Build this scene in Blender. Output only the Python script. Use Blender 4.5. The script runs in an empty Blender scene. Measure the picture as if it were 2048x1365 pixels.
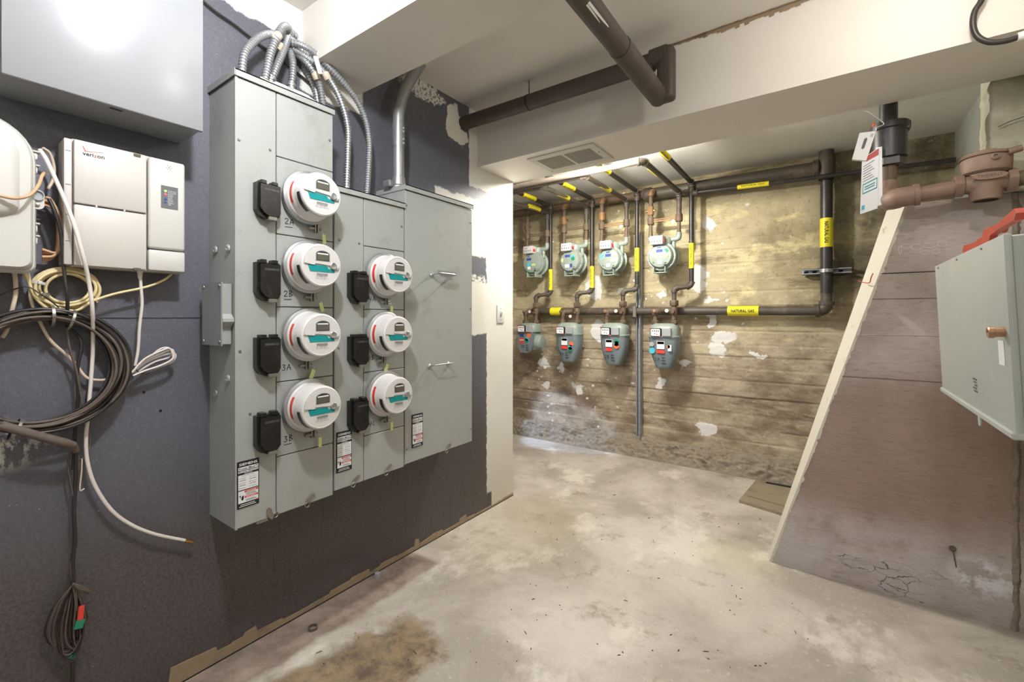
import bpy, bmesh, math, random
import numpy as np
from mathutils import Vector, Matrix
random.seed(7)
R = math.radians
# ------------------------------------------------------------------ camera
F_PX, HX, HY = 890.0, 1024.0, 633.0
TH = math.atan(636 / 890); SN, CS = math.sin(TH), math.cos(TH)
CAM = (1.73, 0.0, 1.2)
scn = bpy.context.scene
COL = scn.collection
cd = bpy.data.cameras.new('camera'); cam = bpy.data.objects.new('camera', cd); COL.objects.link(cam)
cd.sensor_width = 36; cd.lens = F_PX / 2048 * 36; cd.shift_y = -(682.5 - HY) / 2048; cd.clip_start = .02
cam.location = CAM; cam.rotation_euler = (R(90), 0, TH)
scn.camera = cam
# ------------------------------------------------------------------ light and exposure
w = bpy.data.worlds.new('world'); scn.world = w; w.use_nodes = True
w.node_tree.nodes['Background'].inputs[0].default_value = (.8, .85, 1, 1)
w.node_tree.nodes['Background'].inputs[1].default_value = .05
scn.view_settings.view_transform = 'Standard'; scn.view_settings.look = 'None'
scn.view_settings.exposure = 0.0; scn.view_settings.gamma = 1.0; scn.view_settings.use_curve_mapping = False
def point(name, loc, power, col, rad):
    l = bpy.data.lights.new(name, 'POINT'); l.energy = power; l.color = col; l.shadow_soft_size = rad
    o = bpy.data.objects.new(name, l); COL.objects.link(o); o.location = loc; return o
point('bulb_front', (1.0, .40, 2.28), 63, (.93, .96, 1.0), .04)
point('bulb_middle', (2.0, 1.50, 2.25), 11, (1.0, .95, .9), .04)
point('bulb_back', (.45, 2.62, 2.18), 86, (1.0, .96, .87), .04)
point('fill_entry', (1.9, -.9, 2.2), 10, (1.0, .97, .93), .08)  # added fill lamp behind the camera, no bulb known there
sp = bpy.data.lights.new('window_spill', 'SPOT'); sp.energy = 260; sp.color = (.42, .60, 1); sp.spot_size = R(17); sp.spot_blend = .05; sp.shadow_soft_size = .03
so = bpy.data.objects.new('window_spill', sp); COL.objects.link(so); so.location = (-2.0, 2.75, 1.35)
so.rotation_euler = (Vector((-.42, 3.72, .14)) - Vector(so.location)).to_track_quat('-Z', 'Y').to_euler()

# ------------------------------------------------------------------ helpers
def at(px, py, x=None, y=None, z=None):
    """photo pixel -> the point where its ray meets a wall, floor or plane"""
    a = (px - HX) / F_PX; d = (a * CS - SN, a * SN + CS, (HY - py) / F_PX)
    t = (x - CAM[0]) / d[0] if x is not None else (y - CAM[1]) / d[1] if y is not None else (z - CAM[2]) / d[2]
    return Vector((CAM[0] + t * d[0], CAM[1] + t * d[1], CAM[2] + t * d[2]))
def path(pts, x): return [at(p[0], p[1], x=(p[2] if len(p) > 2 else x)) for p in pts]
def spl(pts, n=6):
    P = [Vector(p) for p in pts]; P = [2 * P[0] - P[1]] + P + [2 * P[-1] - P[-2]]; out = []
    for i in range(1, len(P) - 2):
        a, b, c, d = P[i - 1:i + 3]
        for k in range(n):
            t = k / n
            out.append(.5 * (2 * b + (c - a) * t + (2 * a - 5 * b + 4 * c - d) * t * t + (3 * b - a - 3 * c + d) * t ** 3))
    out.append(P[-2]); return out
def frame(d):
    d = Vector(d).normalized(); u = d.cross(Vector((0, 0, 1)))
    if u.length < 1e-4: u = Vector((1, 0, 0))
    u.normalize(); return u, d.cross(u), d
class MB:
    def __init__(s): s.v = []; s.f = []
    def add(s, v, f):
        b = len(s.v); s.v += [tuple(p) for p in v]; s.f += [tuple(i + b for i in q) for q in f]; return s
    def box(s, x0, x1, y0, y1, z0, z1):
        return s.add([(x0, y0, z0), (x1, y0, z0), (x1, y1, z0), (x0, y1, z0), (x0, y0, z1), (x1, y0, z1), (x1, y1, z1), (x0, y1, z1)],
                     [(3, 2, 1, 0), (4, 5, 6, 7), (0, 1, 5, 4), (1, 2, 6, 5), (2, 3, 7, 6), (3, 0, 4, 7)])
    def rbox(s, x0, x1, y0, y1, z0, z1, b=.004, seg=2):
        bm = bmesh.new(); bmesh.ops.create_cube(bm, size=1)
        bmesh.ops.scale(bm, vec=(x1 - x0, y1 - y0, z1 - z0), verts=bm.verts)
        bmesh.ops.translate(bm, vec=((x0 + x1) / 2, (y0 + y1) / 2, (z0 + z1) / 2), verts=bm.verts)
        bmesh.ops.bevel(bm, geom=bm.edges[:], offset=b, segments=seg, affect='EDGES', profile=.5)
        bm.verts.index_update()
        s.add([v.co[:] for v in bm.verts], [[v.index for v in f.verts] for f in bm.faces]); bm.free(); return s
    def tube(s, pts, r, n=8, caps=True):
        P = [Vector(p) for p in pts]; m = len(P); rr = r if isinstance(r, (list, tuple)) else [r] * m
        T = [(P[min(i + 1, m - 1)] - P[max(i - 1, 0)]).normalized() for i in range(m)]
        u = frame(T[0])[0]; vs = []; fs = []
        for i in range(m):
            u = (u - T[i] * u.dot(T[i])).normalized(); w_ = T[i].cross(u)
            for k in range(n):
                a = 2 * math.pi * k / n; vs.append(P[i] + (u * math.cos(a) + w_ * math.sin(a)) * rr[i])
        for i in range(m - 1):
            for k in range(n):
                k2 = (k + 1) % n; fs.append((i * n + k, i * n + k2, (i + 1) * n + k2, (i + 1) * n + k))
        if caps: fs.append(tuple(range(n - 1, -1, -1))); fs.append(tuple(range((m - 1) * n, m * n)))
        return s.add(vs, fs)
    def cyl(s, a, b, r, n=16, r2=None): return s.tube([a, b], [r, r if r2 is None else r2], n)
    def lathe(s, prof, o, ax, n=32, a0=0, a1=2 * math.pi):
        u, v, d = frame(ax); o = Vector(o); full = abs(a1 - a0 - 2 * math.pi) < 1e-5; m = n if full else n + 1; vs = []; fs = []
        for (r, h) in prof:
            for k in range(m):
                a = a0 + (a1 - a0) * k / n; vs.append(o + d * h + (u * math.cos(a) + v * math.sin(a)) * max(r, 1e-5))
        for i in range(len(prof) - 1):
            for k in range(n):
                k2 = (k + 1) % m; fs.append((i * m + k, i * m + k2, (i + 1) * m + k2, (i + 1) * m + k))
        return s.add(vs, fs)
    def prism(s, poly, o, u, v, t):
        """2-D outline (counter-clockwise seen from u x v) extruded t along -(u x v)"""
        o, u, v = Vector(o), Vector(u), Vector(v); nrm = u.cross(v); n = len(poly)
        vs = [o + u * a + v * b for a, b in poly] + [o + u * a + v * b - nrm * t for a, b in poly]
        return s.add(vs, [tuple(range(n)), tuple(range(2 * n - 1, n - 1, -1))] + [(k, k + n, (k + 1) % n + n, (k + 1) % n) for k in range(n)])
    def loft(s, rings):
        n = len(rings[0]); vs = [p for r in rings for p in r]; fs = []
        for i in range(len(rings) - 1):
            for k in range(n): k2 = (k + 1) % n; fs.append((i * n + k, i * n + k2, (i + 1) * n + k2, (i + 1) * n + k))
        fs.append(tuple(range(n - 1, -1, -1))); fs.append(tuple(range((len(rings) - 1) * n, len(rings) * n)))
        return s.add(vs, fs)
    def build(s, name, m, parent=None, ang=35):
        me = bpy.data.meshes.new(name); me.from_pydata(s.v, [], s.f)
        bm = bmesh.new(); bm.from_mesh(me); bmesh.ops.recalc_face_normals(bm, faces=bm.faces); bm.to_mesh(me); bm.free()
        me.materials.append(m)
        if ang: me.shade_smooth(); me.set_sharp_from_angle(angle=R(ang))
        o = bpy.data.objects.new(name, me); COL.objects.link(o)
        if parent is not None: o.parent = parent; o.location = -wloc(parent)
        return o
def wloc(o):
    p = Vector((0, 0, 0))
    while o is not None: p += o.location; o = o.parent
    return p
def tag(o, label, cat, group=None):
    o['label'] = label; o['category'] = cat
    if group: o['group'] = group
    return o
def thing(name, label, cat, loc=(0, 0, 0), group=None):
    o = bpy.data.objects.new(name, None); COL.objects.link(o); o.location = loc; o.empty_display_size = .05
    return tag(o, label, cat, group)
def struct(o): o['kind'] = 'structure'; return o
def rrect(w_, h, r, k=5):
    out = []
    for cx, cy, a0 in ((w_ / 2 - r, h / 2 - r, 0), (-w_ / 2 + r, h / 2 - r, 90), (-w_ / 2 + r, -h / 2 + r, 180), (w_ / 2 - r, -h / 2 + r, 270)):
        for i in range(k + 1): a = R(a0 + 90 * i / k); out.append((cx + r * math.cos(a), cy + r * math.sin(a)))
    return out
def circ(r, n=20, cx=0, cy=0): return [(cx + r * math.cos(2 * math.pi * k / n), cy + r * math.sin(2 * math.pi * k / n)) for k in range(n)]
UX, UY, UZ = Vector((1, 0, 0)), Vector((0, 1, 0)), Vector((0, 0, 1))
_tc = {}
def text2d(s, bold=False):
    if (s, bold) not in _tc:
        c = bpy.data.curves.new('t', 'FONT'); c.body = s; c.size = 1; c.resolution_u = 2
        if bold: c.offset = .018
        o = bpy.data.objects.new('t', c); COL.objects.link(o)
        bpy.context.view_layer.update()
        me = o.to_mesh(); v = [(p.co.x, p.co.y) for p in me.vertices]; f = [tuple(q.vertices) for q in me.polygons]
        o.to_mesh_clear(); bpy.data.objects.remove(o); bpy.data.curves.remove(c)
        _tc[(s, bold)] = (v, f)
    return _tc[(s, bold)]
def text(mb, s, o, u, v, w_, h=None, bold=False, center=False):
    """lettering of width w_ whose lower left corner (or centre) sits at o"""
    vv, f = text2d(s, bold)
    if not vv: return mb
    x0 = min(p[0] for p in vv); x1 = max(p[0] for p in vv); y0 = min(p[1] for p in vv); y1 = max(p[1] for p in vv)
    k = w_ / (x1 - x0); kh = h / (y1 - y0) if h else k; o = Vector(o)
    cx, cy = ((x0 + x1) / 2, (y0 + y1) / 2) if center else (x0, y0)
    return mb.add([o + u * ((a - cx) * k) + v * ((b - cy) * kh) for a, b in vv], f)
STROKES = {'2': [[(0, .75), (.2, 1), (.5, .9), (.5, .65), (.05, .05), (.6, .1)]], '3': [[(.05, .95), (.5, .9), (.25, .55), (.55, .35), (.35, .03), (0, .1)]],
           '4': [[(.1, 1), (0, .45), (.6, .5)], [(.5, 1), (.42, 0)]], 'A': [[(0, 0), (.35, 1), (.65, 0)], [(.12, .4), (.6, .42)]],
           'B': [[(.08, 0), (.1, 1), (.5, .85), (.15, .55), (.6, .3), (.08, 0)]], 'C': [[(.5, .9), (.15, .8), (.05, .3), (.5, .1)]]}
def strokes(mb, s, o, u, v, h, wd, extra=()):
    o = Vector(o); n = u.cross(v); x = 0
    lines = []
    for ch in s:
        for st in STROKES[ch]: lines.append([(x + a, b) for a, b in st])
        x += .85
    lines += list(extra)
    for ln in lines:
        P = spl([o + u * (a * h) + v * (b * h) for a, b in ln], 3) if len(ln) > 2 else [o + u * (a * h) + v * (b * h) for a, b in ln]
        for i in range(len(P) - 1):
            d = (P[i + 1] - P[i]); sd = n.cross(d).normalized() * wd / 2; e = d.normalized() * wd * .3
            mb.add([P[i] - e - sd, P[i + 1] + e - sd, P[i + 1] + e + sd, P[i] - e + sd], [(0, 1, 2, 3)])
    return mb

# ------------------------------------------------------------------ materials
class NT:
    def __init__(s, name):
        s.m = bpy.data.materials.new(name); s.m.use_nodes = True; s.t = s.m.node_tree; s.b = s.t.nodes['Principled BSDF']; s._o = None
    def n(s, ty, **k):
        nd = s.t.nodes.new(ty)
        for a, v in k.items(): setattr(nd, a, v)
        return nd
    def put(s, sock, v):
        if isinstance(v, bpy.types.NodeSocket): s.t.links.new(v, sock)
        elif isinstance(v, (tuple, list)): sock.default_value = (*v, 1) if len(v) == 3 and sock.type == 'RGBA' else v
        else: sock.default_value = v
    def obj(s):
        if s._o is None: s._o = s.n('ShaderNodeTexCoord').outputs['Object']
        return s._o
    def map(s, scale=(1, 1, 1), loc=(0, 0, 0), v=None):
        m = s.n('ShaderNodeMapping'); s.put(m.inputs[0], v or s.obj()); m.inputs['Scale'].default_value = scale; m.inputs['Location'].default_value = loc; return m.outputs[0]
    def noise(s, scale, det=4, rough=.6, v=None, dist=0):
        nd = s.n('ShaderNodeTexNoise'); s.put(nd.inputs['Vector'], v or s.obj()); nd.inputs['Scale'].default_value = scale
        nd.inputs['Detail'].default_value = det; nd.inputs['Roughness'].default_value = rough; nd.inputs['Distortion'].default_value = dist; return nd.outputs['Fac']
    def vor(s, scale, v=None, feat='F1'):
        nd = s.n('ShaderNodeTexVoronoi'); nd.feature = feat; s.put(nd.inputs['Vector'], v or s.obj()); nd.inputs['Scale'].default_value = scale; return nd.outputs['Distance']
    def ma(s, op, a, b=0.0, clamp=False):
        nd = s.n('ShaderNodeMath', operation=op); nd.use_clamp = clamp; s.put(nd.inputs[0], a); s.put(nd.inputs[1], b); return nd.outputs[0]
    def step(s, x, lo, hi):
        nd = s.n('ShaderNodeMapRange', interpolation_type='SMOOTHSTEP'); s.put(nd.inputs[0], x); s.put(nd.inputs[1], lo); s.put(nd.inputs[2], hi); return nd.outputs[0]
    def mix(s, fac, a, b):
        nd = s.n('ShaderNodeMix', data_type='RGBA'); s.put(nd.inputs[0], fac); s.put(nd.inputs[6], a); s.put(nd.inputs[7], b); return nd.outputs[2]
    def sep(s, v=None):
        nd = s.n('ShaderNodeSeparateXYZ'); s.put(nd.inputs[0], v or s.obj()); return nd.outputs
    def jit(s, c, amt, scale, det=5):
        """coordinate c jittered by noise: ragged edges"""
        return s.ma('ADD', c, s.ma('MULTIPLY', s.ma('SUBTRACT', s.noise(scale, det, .65), .5), amt * 2))
    def boxm(s, cs, e=.006):
        """mask: product of soft intervals [(coord, lo, hi)...]"""
        out = None
        for c, lo, hi in cs:
            for m in ([s.step(c, lo - e, lo + e)] if lo is not None else []) + ([s.ma('SUBTRACT', 1.0, s.step(c, hi - e, hi + e))] if hi is not None else []):
                out = m if out is None else s.ma('MULTIPLY', out, m)
        return out
    def ell(s, a, b, ca, cb, ra, rb, soft=.15):
        p = s.ma('POWER', s.ma('DIVIDE', s.ma('SUBTRACT', a, ca), ra), 2.0); q = s.ma('POWER', s.ma('DIVIDE', s.ma('SUBTRACT', b, cb), rb), 2.0)
        return s.ma('SUBTRACT', 1.0, s.step(s.ma('SQRT', s.ma('ADD', p, q)), 1 - soft, 1 + soft))
    def mx(s, *ms):
        o = ms[0]
        for m in ms[1:]: o = s.ma('MAXIMUM', o, m)
        return o
    def bump(s, h, st=.3, d=.01):
        nd = s.n('ShaderNodeBump'); s.put(nd.inputs['Height'], h); nd.inputs['Strength'].default_value = st; nd.inputs['Distance'].default_value = d
        s.put(s.b.inputs['Normal'], nd.outputs[0])
    def done(s, col, rough=.6, metal=0.0, spec=None):
        s.put(s.b.inputs['Base Color'], col); s.put(s.b.inputs['Roughness'], rough); s.put(s.b.inputs['Metallic'], metal)
        if spec is not None: s.b.inputs['Specular IOR Level'].default_value = spec
        return s.m
def srgb(r, g, b):
    f = lambda c: (c / 255 / 12.92) if c <= 10 else ((c / 255 + .055) / 1.055) ** 2.4
    return (f(r), f(g), f(b))
def mat(name, c, rough=.5, metal=0.0, var=.12, sc=18, dirt=None, bump=0, dsc=6):
    t = NT(name); c2 = tuple(x * (1 - var) for x in c); c1 = tuple(min(1, x * (1 + var)) for x in c)
    col = t.mix(t.noise(sc, 5), c2, c1)
    if dirt: col = t.mix(t.ma('MULTIPLY', t.step(t.noise(dsc, 6, .7), .52, .72), .7), col, dirt)
    if bump: t.bump(t.noise(sc * 4, 4), bump, .004)
    return t.done(col, rough, metal)
def emis(name, c, st):
    t = NT(name); t.b.inputs['Emission Color'].default_value = (*c, 1); t.b.inputs['Emission Strength'].default_value = st; return t.done(c, .4)
M = {}
M['enamel'] = mat('grey_enamel', srgb(158, 161, 157), .38, 0, .04, 3, srgb(140, 141, 135))
M['enamel_side'] = M['enamel']
M['box_grey'] = mat('light_grey_enamel', srgb(140, 141, 144), .24, 0, .03, 2)
M['cab'] = mat('pale_grey_enamel', srgb(178, 184, 180), .4, 0, .06, 4, srgb(190, 192, 186), dsc=9)
M['beige'] = mat('beige_plastic', srgb(194, 188, 182), .42, 0, .03, 4)
M['ivory'] = mat('ivory_plastic', srgb(198, 196, 190), .32, 0, .03, 3)
M['white'] = mat('white_plastic', srgb(212, 209, 207), .4, 0, .03, 6)
M['paper'] = mat('paper', srgb(232, 233, 236), .8, 0, .02, 10)
M['black'] = mat('black_plastic', srgb(24, 22, 22), .3, 0, .3, 30, srgb(62, 54, 48), dsc=40)
M['ink'] = mat('black_ink', srgb(22, 22, 24), .7, 0, .1)
M['greyink'] = mat('grey_print', srgb(96, 96, 98), .7, 0, .1)
M['red'] = mat('red_print', srgb(214, 62, 50), .5, 0, .08, 60)
M['orange'] = mat('orange_print', srgb(226, 112, 62), .6, 0, .08)
M['teal'] = mat('teal_print', srgb(0, 140, 142), .5, 0, .08, 60)
M['cyan'] = mat('cyan_print', srgb(72, 182, 206), .6, 0, .08)
M['green'] = mat('green_print', srgb(30, 128, 96), .6, 0, .08)
M['blue'] = mat('blue_print', srgb(42, 70, 148), .6, 0, .1)
M['yellow'] = mat('yellow_tape', srgb(228, 214, 36), .5, 0, .05)
M['palegreen'] = mat('pale_green_tag', srgb(196, 206, 140), .4, 0, .06)
M['lcd'] = mat('lcd_glass', srgb(92, 90, 78), .2, 0, .1, 60)
M['lcddark'] = mat('dark_window', srgb(60, 60, 58), .2, 0, .2, 60)
M['galv'] = mat('galvanised_steel', srgb(172, 174, 176), .4, .75, .1, 30)
M['zinc'] = mat('dull_zinc', srgb(166, 170, 176), .5, .25, .1, 30)
M['steel'] = mat('worn_steel', srgb(150, 146, 138), .4, .8, .15, 25, srgb(112, 96, 76))
M['flex'] = mat('flexible_conduit_steel', srgb(170, 172, 174), .42, .65, .08, 60)
M['brass'] = mat('brass', srgb(176, 140, 84), .35, .9, .1)
M['copper'] = mat('copper', srgb(176, 140, 112), .4, .7, .12)
M['iron'] = mat('black_iron_pipe', srgb(46, 44, 44), .42, .1, .25, 30, srgb(84, 76, 66), dsc=14)
M['irondust'] = mat('dusty_iron_pipe', srgb(78, 70, 62), .55, .1, .25, 22, srgb(118, 104, 90), .15)
M['soil'] = mat('dark_drain_pipe', srgb(74, 64, 58), .6, .05, .2, 40, srgb(94, 84, 78), .12)
M['rust'] = mat('rusty_pipe', srgb(100, 84, 68), .65, .1, .3, 30, srgb(82, 60, 48), .2)
M['rustor'] = mat('orange_rust', srgb(140, 106, 72), .65, .1, .3, 40, srgb(104, 82, 62), .2)
M['bronze'] = mat('rusted_bronze', srgb(130, 106, 92), .6, .1, .2, 35, srgb(146, 108, 82), .2, 14)
M['gasgrey'] = mat('grey_green_meter_enamel', srgb(138, 150, 142), .42, 0, .08, 20, srgb(126, 130, 118))
M['gasblue'] = mat('blue_grey_meter_enamel', srgb(112, 124, 130), .42, 0, .06, 20)
M['idx'] = mat('index_cover', srgb(196, 194, 196), .35, 0, .05, 30)
M['idxgrey'] = mat('grey_index_cover', srgb(160, 164, 168), .4, 0, .05, 30)
M['cream'] = mat('cream_cable', srgb(222, 204, 156), .5, 0, .06, 20)
M['tan'] = mat('tan_cable', srgb(196, 156, 120), .5, 0, .08, 20)
M['pale'] = mat('pale_beige_cable', srgb(206, 188, 168), .5, 0, .06, 20)
M['wcable'] = mat('white_cable', srgb(222, 212, 206), .45, 0, .05, 20)
M['bcable'] = mat('black_cable', srgb(40, 36, 36), .38, 0, .25, 25, srgb(80, 70, 64))
M['dustcable'] = mat('dusty_grey_cable', srgb(92, 80, 72), .55, 0, .2, 25)
M['tape'] = mat('cloth_tape', srgb(98, 86, 78), .75, 0, .15, 60, bump=.2)
M['redpaint'] = mat('red_paint', srgb(176, 52, 34), .45, 0, .15, 30, srgb(150, 96, 70), dsc=20)
M['ledg'] = emis('green_led', (.3, 1, .1), 1.2); M['ledr'] = emis('red_led', (1, .08, .1), 1.2)
M['vent'] = mat('vent_enamel', srgb(196, 192, 184), .5, 0, .04, 10)
M['ventdust'] = mat('dusty_vent_mesh', srgb(158, 152, 144), .8, 0, .3, 90, srgb(84, 78, 72), dsc=60)
M['hatch'] = mat('dirty_floor_cover', srgb(146, 134, 112), .7, .1, .15, 14, srgb(96, 84, 66))
M['dark'] = mat('dark_gap', srgb(20, 18, 17), .9, 0, .1)
# painted plaster of the ceiling and beams
def plaster():
    t = NT('painted_plaster')
    col = t.mix(t.noise(1.6, 5), srgb(208, 203, 196), srgb(224, 219, 212))
    col = t.mix(t.ma('MULTIPLY', t.step(t.noise(9, 8, .75), .60, .75), .35), col, srgb(190, 182, 170))
    t.bump(t.ma('ADD', t.noise(14, 6, .6), t.ma('MULTIPLY', t.noise(70, 3), .2)), .12, .01)
    return t.done(col, .75)
M['plaster'] = plaster()
M['wplaster'] = mat('white_plaster', srgb(216, 214, 210), .7, 0, .05, 6, srgb(196, 190, 180), .15)
def wall_paint():
    t = NT('dark_painted_wall'); x, y, z = t.sep()
    yj, zj = t.jit(y, .018, 22), t.jit(z, .018, 26)
    yb, zb = t.jit(y, .05, 6), t.jit(z, .05, 6); yr, zr = t.jit(y, .05, 16, 9), t.jit(z, .07, 18, 9)
    m = t.mx(t.boxm([(yj, 2.15, None), (zj, .10, None)]),
             t.boxm([(yb, 1.7, None), (zb, 1.09, 1.90)]),
             t.boxm([(yj, 1.985, None), (zj, 1.97, None)]),
             t.boxm([(zb, 2.30, None), (y, None, 1.0)]),
             t.boxm([(yj, .96, 1.25), (zb, 2.115, None)]),
             t.ell(yr, zr, 1.855, 2.29, .065, .11, .05), t.ell(yr, zr, 1.915, 2.235, .05, .05, .05),
             t.ma('MULTIPLY', t.ell(yr, zr, 1.62, 2.385, .16, .05, .1), t.step(t.noise(60, 6, .7), .42, .5)), t.boxm([(y, 2.20, None)]))
    dk = t.boxm([(yj, 1.75, 2.145), (zj, 1.45, 1.56)]); dk2 = t.ma('MULTIPLY', t.boxm([(yb, 1.75, 2.15), (zb, 1.40, 1.48)]), t.step(t.noise(30, 6, .7), .45, .55))
    m = t.ma('MULTIPLY', m, t.ma('SUBTRACT', 1.0, t.mx(dk, dk2)))
    base = t.mix(t.noise(2.2, 5), srgb(84, 84, 94), srgb(104, 104, 114))
    base = t.mix(t.ma('MULTIPLY', t.step(t.noise(60, 4, .7), .45, .7), .25), base, srgb(128, 126, 128))
    base = t.mix(t.ma('MULTIPLY', t.step(t.noise(150, 5, .8), .42, .66), .35), base, srgb(60, 60, 66))
    # browner, darker speckle low on the sheet, with a ragged upper edge
    base = t.mix(t.ma('MULTIPLY', t.ma('SUBTRACT', 1.0, t.step(t.jit(z, .12, 3), .35, .85)), .75), base, t.mix(t.step(t.noise(110, 7, .8), .34, .66), srgb(44, 39, 37), srgb(92, 83, 76)))
    drip = t.step(t.noise(9, 5, .6, t.map((1, 5, .35))), .58, .72)
    base = t.mix(t.ma('MULTIPLY', t.ma('MULTIPLY', drip, t.boxm([(y, .6, None), (z, None, .6)], .1)), .6), base, srgb(36, 32, 30))
    specks = t.ma('SUBTRACT', 1.0, t.step(t.vor(34), .035, .06)); base = t.mix(t.ma('MULTIPLY', specks, t.step(t.noise(5), .48, .6)), base, srgb(170, 166, 160))
    scr = t.ma('MULTIPLY', t.ell(y, z, .13, .865, .11, .06, .5), t.step(t.noise(20, 6, .7, t.map((1, 1.6, .8))), .47, .54))
    base = t.mix(scr, base, srgb(190, 188, 186))
    wh = t.mix(t.noise(4, 6), srgb(206, 202, 194), srgb(228, 226, 220))
    wh = t.mix(t.ma('MULTIPLY', t.ma('SUBTRACT', 1.0, t.step(z, .0, .6)), .45), wh, srgb(190, 178, 158))
    col = t.mix(m, base, wh)
    t.bump(t.ma('ADD', t.noise(170, 3, .6), t.ma('MULTIPLY', m, 1.2)), .35, .003)
    return t.done(col, t.ma('ADD', t.ma('MULTIPLY', m, .2), .46))
M['wall_left'] = wall_paint()
def conc_back():
    t = NT('board_marked_concrete'); x, y, z = t.sep()
    col = t.mix(t.step(t.noise(1.9, 7, .62), .36, .62), srgb(146, 134, 106), srgb(190, 178, 146))
    col = t.mix(t.ma('MULTIPLY', t.step(t.noise(2.6, 8, .68, t.map((.8, 1, 1.5), (3, 0, 1))), .52, .62), .85), col, srgb(218, 206, 162))
    col = t.mix(t.ma('MULTIPLY', t.ma('SUBTRACT', 1.0, t.step(t.jit(z, .2, 2.5), .75, 1.45)), .8), col, t.mix(t.step(t.noise(3.4, 8, .7, t.map((.7, 1, 1.4))), .38, .62), srgb(116, 98, 84), srgb(186, 172, 152)))
    col = t.mix(t.ma('MULTIPLY', t.step(t.noise(2.4, 7, .7, t.map((.5, 1, 2.4))), .54, .64), .7), col, srgb(104, 84, 66))
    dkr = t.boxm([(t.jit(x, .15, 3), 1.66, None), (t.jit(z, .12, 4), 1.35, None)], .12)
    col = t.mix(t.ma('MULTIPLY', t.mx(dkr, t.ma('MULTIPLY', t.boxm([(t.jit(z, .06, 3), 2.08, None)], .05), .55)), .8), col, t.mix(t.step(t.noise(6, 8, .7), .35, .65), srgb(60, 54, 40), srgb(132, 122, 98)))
    col = t.mix(t.ma('MULTIPLY', t.step(t.noise(30, 6, .72), .57, .70), .6), col, srgb(92, 80, 64))
    col = t.mix(t.ma('MULTIPLY', t.step(t.noise(22, 6, .72, t.map((1, 1, 1), (5, 2, 1))), .6, .72), .5), col, srgb(222, 214, 190))
    xj, zj = t.jit(x, .09, 9, 8), t.jit(z, .09, 11, 8)
    spots = [(-.07, 1.47, .09, .11), (-.02, 1.06, .10, .10), (.06, .96, .05, .07), (.86, 1.56, .08, .05), (.85, 1.47, .07, .05), (.93, 1.95, .05, .05), (1.05, 1.03, .10, .045), (1.0, .93, .07, .06), (.56, 1.38, .035, .04),
             (.92, .28, .07, .07), (-.6, .5, .05, .03), (-.22, .5, .05, .06), (-.42, .7, .03, .04), (.55, .62, .03, .04), (.95, 1.17, .04, .05), (-.9, .9, .04, .05), (.95, 1.33, .06, .02), (1.28, .9, .06, .02), (-.3, .52, .03, .03), (.2, 1.42, .05, .03), (.52, 1.75, .05, .14), (-.62, .72, .05, .05), (.75, .82, .04, .04)]
    fl = t.mx(*[t.ell(xj, zj, a, b, c, d, .06) for a, b, c, d in spots])
    chips = t.ma('MULTIPLY', t.ma('SUBTRACT', 1.0, t.step(t.ma('ADD', t.vor(9, t.map((1, 1, 1.3))), t.ma('MULTIPLY', t.ma('SUBTRACT', t.noise(40, 6, .7), .5), .5)), .10, .12)), t.step(t.noise(3, 3), .42, .52))
    fl = t.mx(fl, t.ma('MULTIPLY', chips, t.boxm([(x, None, 1.25)], .05)), t.ma('MULTIPLY', t.step(t.noise(11, 7, .7), .66, .69), t.boxm([(x, None, 1.1), (z, None, 1.7)], .1)))
    col = t.mix(fl, col, srgb(226, 224, 222))
    t.bump(t.ma('ADD', t.ma('MULTIPLY', fl, .5), t.ma('ADD', t.noise(40, 6, .7), t.ma('MULTIPLY', t.noise(140, 3), .4))), .5, .008)
    return t.done(col, .85)
M['conc_back'] = conc_back()
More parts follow.
